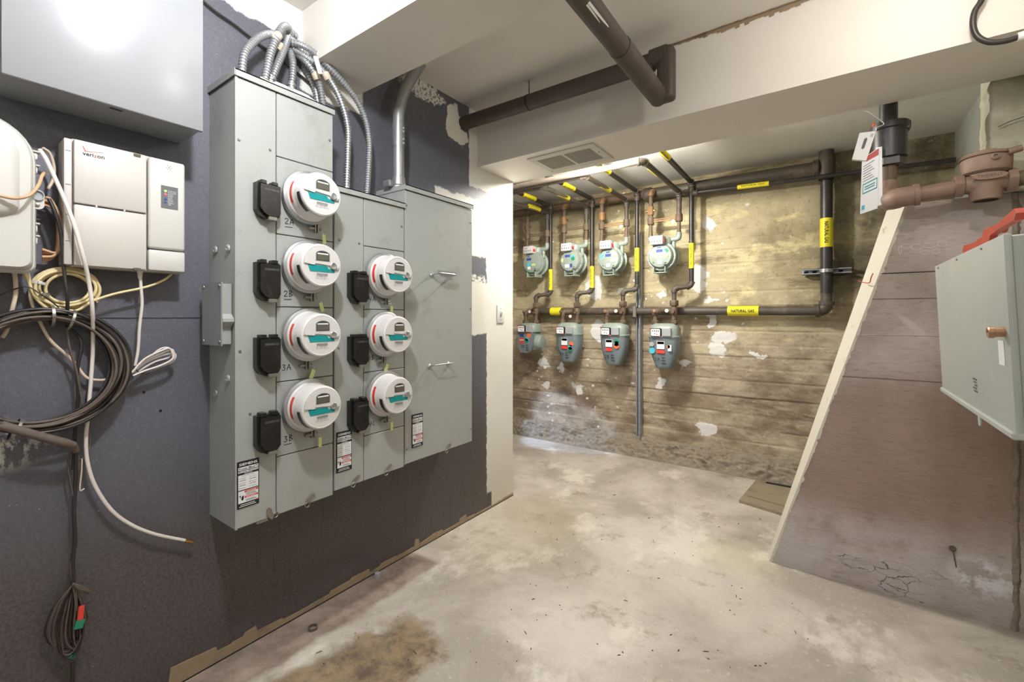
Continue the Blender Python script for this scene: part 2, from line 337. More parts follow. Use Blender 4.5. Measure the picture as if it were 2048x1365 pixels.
def conc_floor():
    t = NT('concrete_floor'); x, y, z = t.sep()
    col = t.mix(t.step(t.noise(1.4, 7, .62, dist=.5), .36, .64), srgb(158, 149, 138), srgb(196, 188, 178))
    col = t.mix(t.ma('MULTIPLY', t.step(t.noise(2.2, 8, .68, t.map((1.2, .8, 1), (4, 1, 0))), .52, .64), .8), col, srgb(214, 207, 197))
    col = t.mix(t.ma('MULTIPLY', t.step(t.noise(5, 9, .74, t.map((1, 1, 1), (1, 7, 0))), .54, .66), .65), col, srgb(136, 124, 106))
    col = t.mix(t.ma('MULTIPLY', t.step(t.noise(60, 6, .75), .55, .72), .45), col, srgb(128, 116, 100))
    col = t.mix(t.ma('MULTIPLY', t.step(t.noise(45, 5, .7, t.map((1, 1, 1), (3, 3, 0))), .58, .72), .4), col, srgb(232, 224, 210))
    xj, yj = t.jit(x, .16, 4.5, 9), t.jit(y, .16, 5, 9)
    wet = t.mx(t.ell(xj, yj, .46, 1.00, .17, .22, .2), t.ell(xj, yj, .42, .72, .17, .35, .2))
    edge = t.boxm([(t.jit(x, .05, 6), None, .19), (y, None, 1.55)], .02)
    col = t.mix(t.ma('MULTIPLY', edge, .75), col, t.mix(t.step(t.noise(8, 7, .7), .35, .65), srgb(96, 74, 60), srgb(150, 128, 116)))
    col = t.mix(t.ma('MULTIPLY', wet, .88), col, t.mix(t.step(t.noise(9, 9, .75), .36, .62), srgb(72, 55, 34), srgb(140, 118, 86)))
    col = t.mix(t.ma('MULTIPLY', t.ell(xj, yj, 1.35, 2.45, .16, .16, .6), .5), col, srgb(206, 200, 172))
    col = t.mix(t.ma('MULTIPLY', t.ell(xj, yj, .3, 2.1, .30, .5, .5), .35), col, srgb(150, 140, 104))
    col = t.mix(t.ma('MULTIPLY', t.ell(xj, yj, .9, 1.45, .20, .16, .4), .45), col, srgb(216, 208, 200))
    sp_ = t.ma('MULTIPLY', t.ma('SUBTRACT', 1.0, t.step(t.vor(26), .03, .05)), t.step(t.noise(4), .45, .55))
    col = t.mix(sp_, col, srgb(70, 62, 54))
    t.bump(t.ma('ADD', t.noise(18, 7, .65), t.ma('MULTIPLY', t.noise(120, 3), .3)), .22, .008)
    return t.done(col, .78)
M['floor'] = conc_floor()
def conc_butt():
    t = NT('purplish_concrete'); x, y, z = t.sep()
    col = t.mix(t.step(t.noise(2.4, 6, .6), .3, .7), srgb(160, 147, 142), srgb(198, 186, 181))
    col = t.mix(t.ma('MULTIPLY', t.boxm([(t.jit(z, .15, 3), .3, .92)], .15), .8), col, t.mix(t.noise(5, 6, .7, t.map((1, 1, .5))), srgb(116, 92, 80), srgb(170, 144, 130)))
    col = t.mix(t.ma('MULTIPLY', t.step(t.noise(46, 8, .75, t.map((.4, 1, 2.0))), .50, .70), .45), col, srgb(82, 68, 60))
    eff = t.ma('MULTIPLY', t.boxm([(t.jit(z, .08, 5), .02, .30)], .08), t.step(t.noise(5, 8, .7), .42, .60))
    col = t.mix(t.ma('MULTIPLY', eff, .75), col, srgb(192, 184, 184))
    w2 = t.ma('MULTIPLY', t.ell(t.jit(x, .03, 12), t.jit(z, .03, 12), 2.22, .17, .09, .07, .5), t.step(t.noise(18, 6), .42, .55)); col = t.mix(w2, col, srgb(224, 222, 226))
    sc_ = t.ma('MULTIPLY', t.ell(t.jit(x, .02, 20), t.jit(t.ma('ADD', z, x), .02, 20), 2.02, 3.17, .05, .018, .4), .8); col = t.mix(sc_, col, srgb(206, 198, 198))
    rough_low = t.boxm([(t.jit(z, .05, 6), None, .14), (t.jit(x, .1, 4), 1.75, None)], .03)
    dv = t.n('ShaderNodeCombineXYZ'); t.put(dv.inputs[0], t.jit(x, .05, 11, 7)); t.put(dv.inputs[2], t.ma('MULTIPLY', t.jit(z, .035, 13, 7), 2.6))
    crk = t.ma('SUBTRACT', 1.0, t.step(t.vor(11, dv.outputs[0], 'DISTANCE_TO_EDGE'), .0, .035))
    crm = t.ma('MULTIPLY', t.ma('MULTIPLY', crk, rough_low), t.step(t.noise(5, 5), .47, .55)); col = t.mix(t.ma('MULTIPLY', crm, .85), col, srgb(52, 44, 40))
    t.bump(t.ma('ADD', t.noise(30, 6, .65, t.map((.5, 1, 1.6))), t.ma('SUBTRACT', t.ma('MULTIPLY', t.ma('MULTIPLY', t.noise(16, 8, .7), rough_low), 4.0), t.ma('MULTIPLY', crm, 2.0))), .5, .008)
    return t.done(col, .82)
M['butt'] = conc_butt()
def conc_pier():
    t = NT('pale_rough_concrete')
    col = t.mix(t.step(t.noise(4, 7, .65), .3, .7), srgb(160, 154, 132), srgb(192, 188, 170)); col = t.mix(t.ma('MULTIPLY', t.step(t.noise(14, 7, .7), .58, .7), .5), col, srgb(126, 118, 100))
    t.bump(t.noise(26, 7, .7), .6, .012); return t.done(col, .85)
M['pier'] = conc_pier()
M['greenconc'] = mat('grey_green_concrete', srgb(138, 142, 132), .8, 0, .12, 5, srgb(110, 108, 96), .2)
M['footing'] = mat('crumbly_footing_concrete', srgb(142, 131, 115), .9, 0, .3, 14, srgb(76, 66, 55), .9, 9)
def edge_mat():
    t = NT('chipped_cream_paint'); col = t.mix(t.step(t.noise(20, 7, .7), .62, .7), srgb(206, 200, 186), srgb(168, 156, 138)); t.bump(t.noise(40, 6, .7), .4, .006); return t.done(col, .8)
M['edge'] = edge_mat()
M['torn'] = mat('torn_wallboard_edge', srgb(146, 128, 104), .85, 0, .2, 20, srgb(92, 76, 60), .3)

# ------------------------------------------------------------------ noise for displaced surfaces
def vnoise(u, v, seed):
    rs = np.random.RandomState(seed); g = rs.rand(64, 64); i = np.floor(u).astype(int); j = np.floor(v).astype(int); a = u - i; b = v - j
    a = a * a * (3 - 2 * a); b = b * b * (3 - 2 * b)
    return (g[i % 64, j % 64] * (1 - a) + g[(i + 1) % 64, j % 64] * a) * (1 - b) + (g[i % 64, (j + 1) % 64] * (1 - a) + g[(i + 1) % 64, (j + 1) % 64] * a) * b
def fbm(u, v, seed, o=4): return sum(vnoise(u * 2 ** k, v * 2 ** k, seed + k) / 2 ** k for k in range(o)) / 1.9 - .5
def grid(name, U, V, fn, m, parent=None, ang=60):
    uu, vv = np.meshgrid(U, V); P = fn(uu, vv).reshape(-1, 3); n, k = len(U), len(V)
    idx = np.arange((k - 1) * n).reshape(k - 1, n)[:, :-1].ravel(); F = np.stack([idx, idx + 1, idx + n + 1, idx + n], 1)
    me = bpy.data.meshes.new(name); me.from_pydata(P.tolist(), [], F.tolist()); me.materials.append(m); me.shade_smooth()
    o = bpy.data.objects.new(name, me); COL.objects.link(o)
    if parent is not None: o.parent = parent; o.location = -wloc(parent)
    return o
# ------------------------------------------------------------------ the setting
YB, XR = 3.85, 2.36
ZC, Z1, Z2, ZB = 2.43, 2.20, 2.10, 2.345
struct(MB().box(-2.5, 2.95, -1.75, 4.05, -.12, 0).build('floor', M['floor'], ang=0))
struct(MB().box(-.15, 0, -1.6, 1.7, 0, 1.1925).box(-.15, 0, -1.6, 1.7, 1.1955, 2.5).box(-.15, -.004, -1.6, 1.7, 1.19, 1.2).box(-.15, 0, 1.7, 2.43, 0, 2.5).build('wall_left', M['wall_left'], ang=0))
struct(MB().box(-2.5, -.15, 2.28, 2.43, 0, 2.5).build('wall_side_passage', M['wplaster'], ang=0))
struct(MB().box(-2.5, -2.4, 2.43, 4.05, 0, 2.5).build('wall_far_left', M['wplaster'], ang=0))
struct(MB().box(-.15, 2.95, -1.75, -1.6, 0, 2.5).build('wall_front', M['wplaster'], ang=0))
struct(MB().box(XR, 2.95, -1.6, 2.47, 0, 2.5).build('wall_right', M['pier'], ang=0))
cl = struct(MB().box(-.15, 2.95, -1.75, .968, ZC, 2.6).box(-.15, 2.95, 1.232, 2.063, ZC, 2.6).build('ceiling', M['plaster'], ang=0))
struct(MB().box(-2.5, 2.95, 2.455, 4.05, ZB, 2.6).build('ceiling_back', M['wplaster'], ang=0))
struct(MB().box(-.15, 2.95, .968, 1.232, Z1, 2.6).build('trim_1', M['plaster'], ang=0))
struct(MB().box(-.15, 2.95, 2.063, 2.455, Z2, 2.6).build('trim_2', M['plaster'], ang=0))
# brown torn joint between middle ceiling and beam
def torn(u, pts):
    pass
mb = MB(); xs = np.linspace(1.05, 2.1, 60)
for i in range(59):
    wd = .004 + .016 * max(0, math.sin((xs[i] - 1.05) * 3.2)) * (.5 + random.random()); x0, x1 = xs[i], xs[i + 1]
    mb.add([(x0, 2.0615, ZC - wd), (x1, 2.0615, ZC - wd * .9), (x1, 2.0615, ZC), (x0, 2.0615, ZC)], [(0, 1, 2, 3)])
    mb.add([(x0, 2.0615, ZC - .001), (x1, 2.0615, ZC - .001), (x1, 2.055 - wd * .3, ZC - .001), (x0, 2.055 - wd * .3, ZC - .001)], [(0, 1, 2, 3)])
mb.build('torn_joint', M['torn'], bpy.data.objects['trim_2'], 0)
# board-marked back wall
courses = [0]; rs = np.random.RandomState(3)
while courses[-1] < 2.5: courses.append(courses[-1] + .085 + .05 * rs.rand())
courses = np.array(courses); offs = (rs.rand(len(courses)) - .5) * .016
def fback(u, v):
    vv = v + .012 * fbm(u * 1.3, v * .5, 11)
    k = np.searchsorted(courses, vv) - 1; k = np.clip(k, 0, len(courses) - 2); lo = courses[k]; hi = courses[k + 1]
    e = np.minimum(vv - lo, hi - vv); groove = np.clip(1 - e / .007, 0, 1) * np.clip(fbm(u * 2.2 + k * 3.1, k * 1.7, 5) * 2.5 + .55, 0, 1)
    d = offs[k] * np.clip(fbm(u * .9 + 7 * k, k * 2.0, 8) * 2 + .9, .3, 1.2) - groove * .012 + .012 * fbm(u * 6, v * 6, 21) + .006 * fbm(u * 22, v * 22, 31)
    rough = np.clip((u - .95) * 4, 0, 1); d = d + rough * .012 * fbm(u * 14, v * 14, 41)
    return np.stack([u, YB - d, v], -1)
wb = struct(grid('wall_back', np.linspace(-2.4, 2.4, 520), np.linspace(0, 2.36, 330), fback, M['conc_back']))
def ffoot(u, v):
    # v 0..1 : from the wall over the top and down to the floor
    top = .135 + .03 * fbm(u * 2.2, u * 0 + .3, 3); dep = .185 + .035 * fbm(u * 2.5, u * 0 + 2.3, 6)
    y = np.where(v < .4, YB + .02 - (dep * .62) * v / .4, YB + .02 - dep * (.62 + .38 * ((v - .4) / .6) ** .7))
    z = np.where(v < .4, top + .02 * (1 - v / .4), top * (1 - ((v - .4) / .6) ** 1.5)) - .004
    nz = fbm(u * 9, v * 5, 13) * .05 + fbm(u * 34, v * 14, 15) * .035; k = np.clip(np.minimum(v, 1 - v) * 8, 0, 1)
    return np.stack([u, y - nz * k, z + nz * k], -1)
o = grid('footing', np.linspace(-1.6, 2.3, 620), np.linspace(0, 1, 44), ffoot, M['footing'], wb)
# sloped concrete buttress with painted edge
bt = struct(MB().prism([(1.492, 0), (2.31, 0), (2.31, 1.675), (1.995, 1.675)], (0, 2.5, 0), UX, UZ, .115).build('wall_buttress', M['butt'], ang=0))
a0, a1, b0, b1 = Vector((1.492, 2.499, 0)), Vector((1.995, 2.499, 1.677)), Vector((1.478, 2.62, 0)), Vector((1.938, 2.62, 1.677))
mb = MB(); N = 150; vs = []
for i in range(N + 1):
    t = i / N; jx = (random.random() - .5) * .007 * (1 + math.sin(i * .37))
    vs += [a0.lerp(a1, t) + Vector((.006 + jx, -.001, 0)), a0.lerp(a1, t) + Vector((-.004, -.001, .002)), b0.lerp(b1, t), b0.lerp(b1, t) + Vector((.02, 0, -.01))]
fs = [(i * 4 + k, i * 4 + k + 1, i * 4 + k + 5, i * 4 + k + 4) for i in range(N) for k in range(3)]
mb.add(vs, fs).build('painted_edge', M['edge'], bt, 0)
for zz, xa in ((1.385, 1.91), (1.275, 1.88), (1.12, 1.83), (.93, 1.775)):   # board joints of the formwork, cut lines
    MB().box(xa, 2.305, 2.4975, 2.502, zz - (.0014 if zz > 1.3 else .0007), zz + (.0014 if zz > 1.3 else .0007)).build('board_joint', M['dark'] if zz > 1.3 else M['dustcable'] if zz > 1.2 else M['wplaster'] if zz > 1.0 else M['dustcable'], bt, 0)
mb = MB()
for k, (a, b, r1, r2) in enumerate(((1812, 492, 9, 4), (1833, 494, 11, 6), (1858, 491, 12, 5), (1884, 488, 10, 6), (1850, 505, 10, 4), (1872, 503, 9, 4), (1800, 500, 3, 8))):
    P = [at(a + r1 * math.cos(q), b + r2 * math.sin(q), y=2.4990) for q in [2 * math.pi * i / 14 for i in range(14)]]
    for i in range(13): d = P[i + 1] - P[i]; s_ = UY.cross(d).normalized() * .0007; mb.add([P[i] - s_, P[i + 1] - s_, P[i + 1] + s_, P[i] + s_], [(0, 1, 2, 3)])
mb.build('chalk_marks', M['wplaster'], bt, 0)
def fjoint(u, v):
    n1 = fbm(v * 40, u * 3, 3); n2 = fbm(v * 90, u * 6 + 3, 7); wd = .012 + .008 * fbm(v * 14, u * 0 + 1, 5)
    return np.stack([2.308 + (u - .5) * 2 * wd + .006 * fbm(v * 25, u * 0, 9), 2.502 - (1 - (2 * u - 1) ** 2) * .012 - n1 * .016 - n2 * .01, v * 1.67], -1)
grid('crumbled_joint', np.linspace(0, 1, 9), np.linspace(0, 1, 420), fjoint, M['footing'], bt)
def fpier(u, v):
    ex = 2.235 + .014 * fbm(v * 5, v * 0 + 1, 3) + .01 * fbm(v * 20, v * 0 + 4, 5)
    x = np.where(u < .25, ex + .01 * (1 - u / .25) ** 2, ex + (u - .25) / .75 * .7); y = np.where(u < .25, 2.475 + (.25 - u) * 1.6 * .5, 2.475)
    return np.stack([x, y - .012 * fbm(u * 30, v * 12, 9), 1.672 + v * .44], -1)
pr_ = struct(grid('wall_pier', np.linspace(0, 1, 70), np.linspace(0, 1, 60), fpier, M['pier']))
struct(MB().box(2.29, 2.95, 2.54, 2.9, 1.675, 2.5).build('wall_pier_core', M['pier'], ang=0))
struct(MB().box(2.310, 2.95, 2.498, 2.9, 0, 1.675).build('wall_pier_base', M['butt'], ang=0))
struct(MB().box(2.36, 2.95, 2.9, 4.05, 0, 2.5).build('wall_rear_right', M['greenconc'], ang=0))
# torn wallboard edge along the floor
poly = [(-1.6, 0.004), (2.428, 0.004)]; top = []; y = 2.428
while y > -1.55:
    h = (.018 + .03 * abs(math.sin(y * 3.1)) * random.random() + (.02 if random.random() < .25 else 0)) * (1 if y < 2.1 else .35)
    top.append((y, h)); y -= .03 + random.random() * .12
    top.append((y + .005, h * (.7 + .5 * random.random())))
top.append((-1.6, .03))
struct(MB().prism(poly + top, (.005, 0, 0), UY, UZ, .005).build('baseboard_left', M['torn'], ang=0))
struct(MB().box(.0, .0062, -1.6, 2.43, 0, .004).build('trim_3', M['dark'], ang=0))
# ------------------------------------------------------------------ electrical gear on the left wall
XF = .197                                     # front plane of the metering cabinets
def screw(parent, p, ax=UX, r=.0048, m='steel'):
    p = Vector(p); u, v, d = frame(ax)
    mb = MB().lathe([(r, -.001), (r, .0012), (r * .75, .003), (0, .0034)], p, ax, 12)
    mb.build('screw', M[m], parent, 50)
def hasp(parent, y, z, flip):
    """small sealing tab hanging at the lower edge of a cover"""
    pts = [(-.013, .016), (-.013, .006), (-.006, -.010), (.004, -.020), (.011, -.012), (.004, .006), (.002, .018), (-.006, .024)] if flip else [(-.018, -.004), (.016, .012), (.02, .02), (.012, .023), (-.004, .014), (-.018, .002)]
    MB().prism(pts, (XF + .006, y, z), UY, UZ, .0022).build('sealing_tab', M['steel'], parent, 0)
    c = Vector((XF + .005, y + (.016 if flip else -.012), z - (.008 if flip else .010)))
    ring = [c + UY * (math.cos(a) * .0085) + UZ * (math.sin(a) * .0085) for a in [2 * math.pi * k / 16 for k in range(17)]]
    MB().tube(ring, .0022, 6, False).build('seal_eye', M['steel'], parent, 60)
def nameplate(parent, y0, y1, z0, z1):
    """black bordered rating label"""
    x = XF + .0022; w_, h = y1 - y0, z1 - z0; Y = lambda a: y0 + a * w_; Z = lambda b: z0 + b * h
    st = MB().box(XF + .0005, x, y0, y1, z0, z1).build('rating_label', M['ink'], parent, 0)
    e = .0004; q = lambda mb, a, b, c, d, k=1: mb.add([(x + e * k, Y(a), Z(c)), (x + e * k, Y(b), Z(c)), (x + e * k, Y(b), Z(d)), (x + e * k, Y(a), Z(d))], [(0, 1, 2, 3)])
    mb = MB(); q(mb, .06, .96, .81, .875); q(mb, .06, .96, .39, .71); q(mb, .06, .96, .11, .37); q(mb, .06, .96, .755, .795)
    mb.build('white_panel', M['paper'], st, 0)
    mb = MB(); text(mb, 'SIEMENS', (x + e, Y(.1), Z(.905)), UY, UZ, w_ * .82, h * .055, True); mb.build('brand_lettering', M['paper'], st, 0)
    mb = MB(); text(mb, 'System', (x + e, Y(.33), Z(.718)), UY, UZ, w_ * .36, h * .03, True); mb.build('system_lettering', M['paper'], st, 0)
    for k in range(2):
        mb = MB(); q(mb, .16 - .06 * k, .80 + .06 * k, .065 - .035 * k, .078 - .035 * k); mb.build('footer_lettering', M['paper'], st, 0)
    mb = MB(); text(mb, 'Power Mod\u2122', (x + 2 * e, Y(.09), Z(.82)), UY, UZ, w_ * .84, h * .043, True)
    text(mb, 'Modular Metering', (x + 2 * e, Y(.08), Z(.759)), UY, UZ, w_ * .86, h * .03, True)
    text(mb, 'Indoor Meter Stack', (x + 2 * e, Y(.2), Z(.675)), UY, UZ, w_ * .6, h * .02)
    for i, (l, r_) in enumerate((('Volts', 'Amps'), ('120/240', '200A Max'), ('Main Bus', 'Branch'), ('1200A', '125A Max'), ('Phase', '3 Wire'))):
        zz = .625 - .045 * i - (.012 if i > 1 else 0) - (.012 if i > 3 else 0)
        text(mb, l, (x + 2 * e, Y(.09), Z(zz)), UY, UZ, w_ * .3, h * .019, i % 2 == 1); text(mb, r_, (x + 2 * e, Y(.55), Z(zz)), UY, UZ, w_ * .32, h * .019, i % 2 == 1)
    for i in range(3): q(mb, .40, .90 - .05 * i, .262 + .018 * i, .268 + .018 * i, 2); q(mb, .40, .92 - .06 * i, .13 + .018 * i, .136 + .018 * i, 2)
    mb.prism([(-.05 * w_, -.03 * h), (.03 * w_, -.05 * h), (.06 * w_, .0), (.06 * w_, .05 * h), (.02 * w_, .055 * h), (-.03 * w_, .035 * h)], (x + 2 * e, Y(.24), Z(.21)), UY, UZ, .0001)
    strokes(mb, '', (x + 2 * e, Y(.09), Z(.22)), UY, UZ, w_ * .1, w_ * .03, [[(0, 1), (.7, 1.1), (.6, 0)]])
    mb.build('black_lettering', M['ink'], st, 0)
    mb = MB(); q(mb, .34, .95, .32, .365, 2); q(mb, .34, .95, .205, .245, 2); mb.build('red_band', M['red'], st, 0)
    mb = MB(); text(mb, 'DANGER', (x + 3 * e, Y(.42), Z(.328)), UY, UZ, w_ * .45, h * .026, True); text(mb, 'PELIGRO', (x + 3 * e, Y(.42), Z(.212)), UY, UZ, w_ * .45, h * .024, True); mb.build('band_lettering', M['paper'], st, 0)
def breaker_cover(parent, y0, y1, z0, z1):
    x0, x1 = XF + .001, XF + .032; h = z1 - z0; w_ = y1 - y0
    pl = [(0, .22 * h), (.18 * w_, .06 * h), (.42 * w_, 0), (.82 * w_, 0), (w_, .1 * h), (w_, h * .93), (0, h * .93)]
    b = MB().prism(pl, (XF + .026, y0, z0), UY, UZ, .025).build('breaker_cover', M['black'], parent, 0)
    pl2 = [(.1 * w_, .26 * h), (.26 * w_, .14 * h), (.46 * w_, .07 * h), (.8 * w_, .07 * h), (w_ * .97, .16 * h), (w_ * .97, h * .89), (.1 * w_, h * .89)]
    MB().prism(pl2, (x1 + .006, y0, z0), UY, UZ, .014).build('raised_lid', M['black'], b, 0)
    for k in (.12, .62): MB().rbox(XF + .006, x1 + .004, y0 + w_ * k, y0 + w_ * (k + .26), z0 + h * .9, z0 + h, .002, 1).build('hinge', M['black'], b)
    MB().rbox(XF + .01, x1 + .006, y0 + w_ * .45, y0 + w_ * .82, z0 - .004, z0 + .008, .0015, 1).build('catch', M['steel'], b)
    mb = MB(); text(mb, 'SIEMENS', (x1 + .0065, y0 + w_ * .28, z0 + h * .74), UY, UZ, w_ * .62, h * .05, True); mb.build('embossed_lettering', M['greyink'], b, 0)
def cover(parent, y0, y1, z0, z1, name='cover_plate'):
    g = .0016; return MB().rbox(XF - .012, XF, y0 + g, y1 - g, z0 + g, z1 - g, .0015, 1).build(name, M['enamel'], parent)
def cabinet(name, label, y0, y1, z0, z1, rows, ysp, lid=.022):
    t = thing(name, label, 'meter panel', (0, (y0 + y1) / 2, z0))
    MB().box(.001, XF - .0115, y0 + .002, y1 - .002, z0, z1 - .004).build('body', M['enamel'], t, 0)
    MB().box(.001, XF + .008, y0 - .002, y1 + .002, z1 - .004, z1).box(XF + .003, XF + .008, y0 - .002, y1 + .002, z1 - lid, z1).box(.001, XF + .008, y0 - .004, y0 - .001, z1 - lid, z1).build('top_cap', M['enamel'], t, 0)
    if ysp:
        cover(t, y0, ysp, z0, z1 - lid, 'breaker_cover_plate'); zz = [z1 - lid] + rows + [z0]
        for a, b in zip(zz[:-1], zz[1:]): cover(t, ysp, y1, b, a, 'meter_cover_plate')
    return t
S1 = cabinet('meter_stack', 'tall grey metering cabinet holding four electric meters beside the telephone box', .636, .979, .521, 1.985, [1.746, 1.481, 1.232, .975, .72], .766)
S2 = cabinet('meter_stack', 'shorter grey metering cabinet holding three electric meters between its neighbours', .983, 1.325, .533, 1.70, [1.485, 1.228, .972, .715], 1.115)
S3 = cabinet('main_disconnect_cabinet', 'wide plain grey electrical cabinet with two small pull handles', 1.329, 1.785, .541, 1.785, [], None)
cover(S3, 1.329, 1.785, .541, 1.763, 'front_cover')
MB().box(.001, XF, 1.3285, 1.3305, .541, 1.78).build('side_flange', M['enamel'], S3, 0)
MB().box(XF - .004, XF + .002, .636, .6435, .521, 1.963).build('corner_flange', M['enamel'], S1, 0)
for z0, z1 in ((1.521, 1.645), (1.25, 1.386), (1.003, 1.14), (.747, .885)): breaker_cover(S1, .690, .764, z0, z1)
for z0, z1 in ((1.248, 1.378), (1.002, 1.13), (.742, .88)): breaker_cover(S2, 1.037, 1.113, z0, z1)
nameplate(S1, *[at(473, 1000, x=XF).y, at(517.5, 1000, x=XF).y], .585, .735)
nameplate(S2, at(672, 900, x=XF).y, at(703, 900, x=XF).y, .60, .755)
nameplate(S3, at(823, 900, x=XF).y, at(845, 900, x=XF).y, .605, .755)
for t, px, py in ((S1, 478, 280), (S1, 540, 300), (S1, 659, 281), (S1, 480, 703), (S1, 677, 480), (S2, 718, 487), (S2, 803, 453), (S2, 677, 697), (S3, 813, 411), (S3, 941, 446), (S3, 941, 618), (S3, 941, 858), (S3, 814, 899), (S1, 500, 828)):
    p = at(px, py, x=XF)
    if t is S1 and p.y > .975: t = S2; p.y += .004
    if t is S3: p.y = min(max(p.y, 1.338), 1.775)
    screw(t, (XF, p.y, p.z))
hasp(S1, .745, .535, True); hasp(S1, .885, .532, False); hasp(S2, 1.075, .545, False); hasp(S2, 1.235, .545, False); hasp(S3, 1.60, .548, False)
MB().box(XF + .001, XF + .006, .70, .735, .517, .523).build('slide_clip', M['steel'], S1, 0)
# marker writing under each meter
for s, (y, z), t in (('2A', (.795, 1.52), S1), ('2B', (.792, 1.268), S1), ('3A', (.785, 1.013), S1), ('3B', (.792, .765), S1), ('4A', (1.140, 1.262), S2), ('4B', (1.135, 1.020), S2), ('4C', (1.140, .748), S2)):
    strokes(MB(), s, (XF + .0008, y, z), UY, UZ, .020, .0022, [[(0, -.5), (1.3, -.45)]] if s in ('2A', '2B', '3B') else []).build('marker_writing', M['ink'], t, 0)
# handles of the plain cabinet
for z, pl in ((1.395, True), (.965, False)):
    ya, yb = (1.49, 1.615) if pl else (1.475, 1.600)
    mb = MB()
    if pl: mb.prism([(0, 0), (.125, 0), (.125, -.012), (.095, -.03), (.03, -.03), (0, -.012)], (XF + .045, ya, z + .02), UY, UZ, .003)
    mb.tube(spl([(XF, ya, z), (XF + .036, ya + .002, z + .006), (XF + .044, ya + .02, z + .008), (XF + .044, yb - .02, z + .008), (XF + .036, yb - .002, z + .006), (XF, yb, z)], 4), .0035 if not pl else .004, 8)
    h = mb.build('pull_handle', M['galv'], S3)
    for y in (ya, yb): MB().lathe([(.011, 0), (.011, .004), (.007, .008), (0, .009)], (XF, y, z), UX, 14).build('handle_foot', M['galv'], h)
# left side of the tall cabinet: knockout plugs and bolted cover plate
for px, py in ((455, 497), (430, 500), (455, 758), (430, 787)):
    p = at(px, py, y=.634)
    MB().lathe([(.013, 0), (.012, .004), (.006, .006), (.005, .003), (0, .003)], (p.x, .6365, p.z), -UY, 18).build('knockout_plug', M['enamel'], S1)
pz0, pz1 = at(415, 690, y=.60).z, at(415, 567, y=.60).z
pt = MB().prism([(0, pz0), (.145, pz0), (.145, pz1), (0, pz1)], (.05, .598, 0), UX, UZ, .004).build('side_cover_plate', M['box_grey'], S1, 0)
MB().prism([(.01, pz0 + .004), (.125, pz0 + .004), (.125, pz0 + .055), (.146, pz0 + .075), (.146, pz0 + .085), (.128, pz0 + .10), (.128, pz1 - .004), (.01, pz1 - .004)], (.05, .6025, 0), UX, UZ, .032).build('junction_flange', M['enamel'], S1, 0)
for dx in (.012, .133):
    for zz in (pz0 + .012, pz1 - .012): screw(pt, (.05 + dx, .598, zz), -UY, .006)
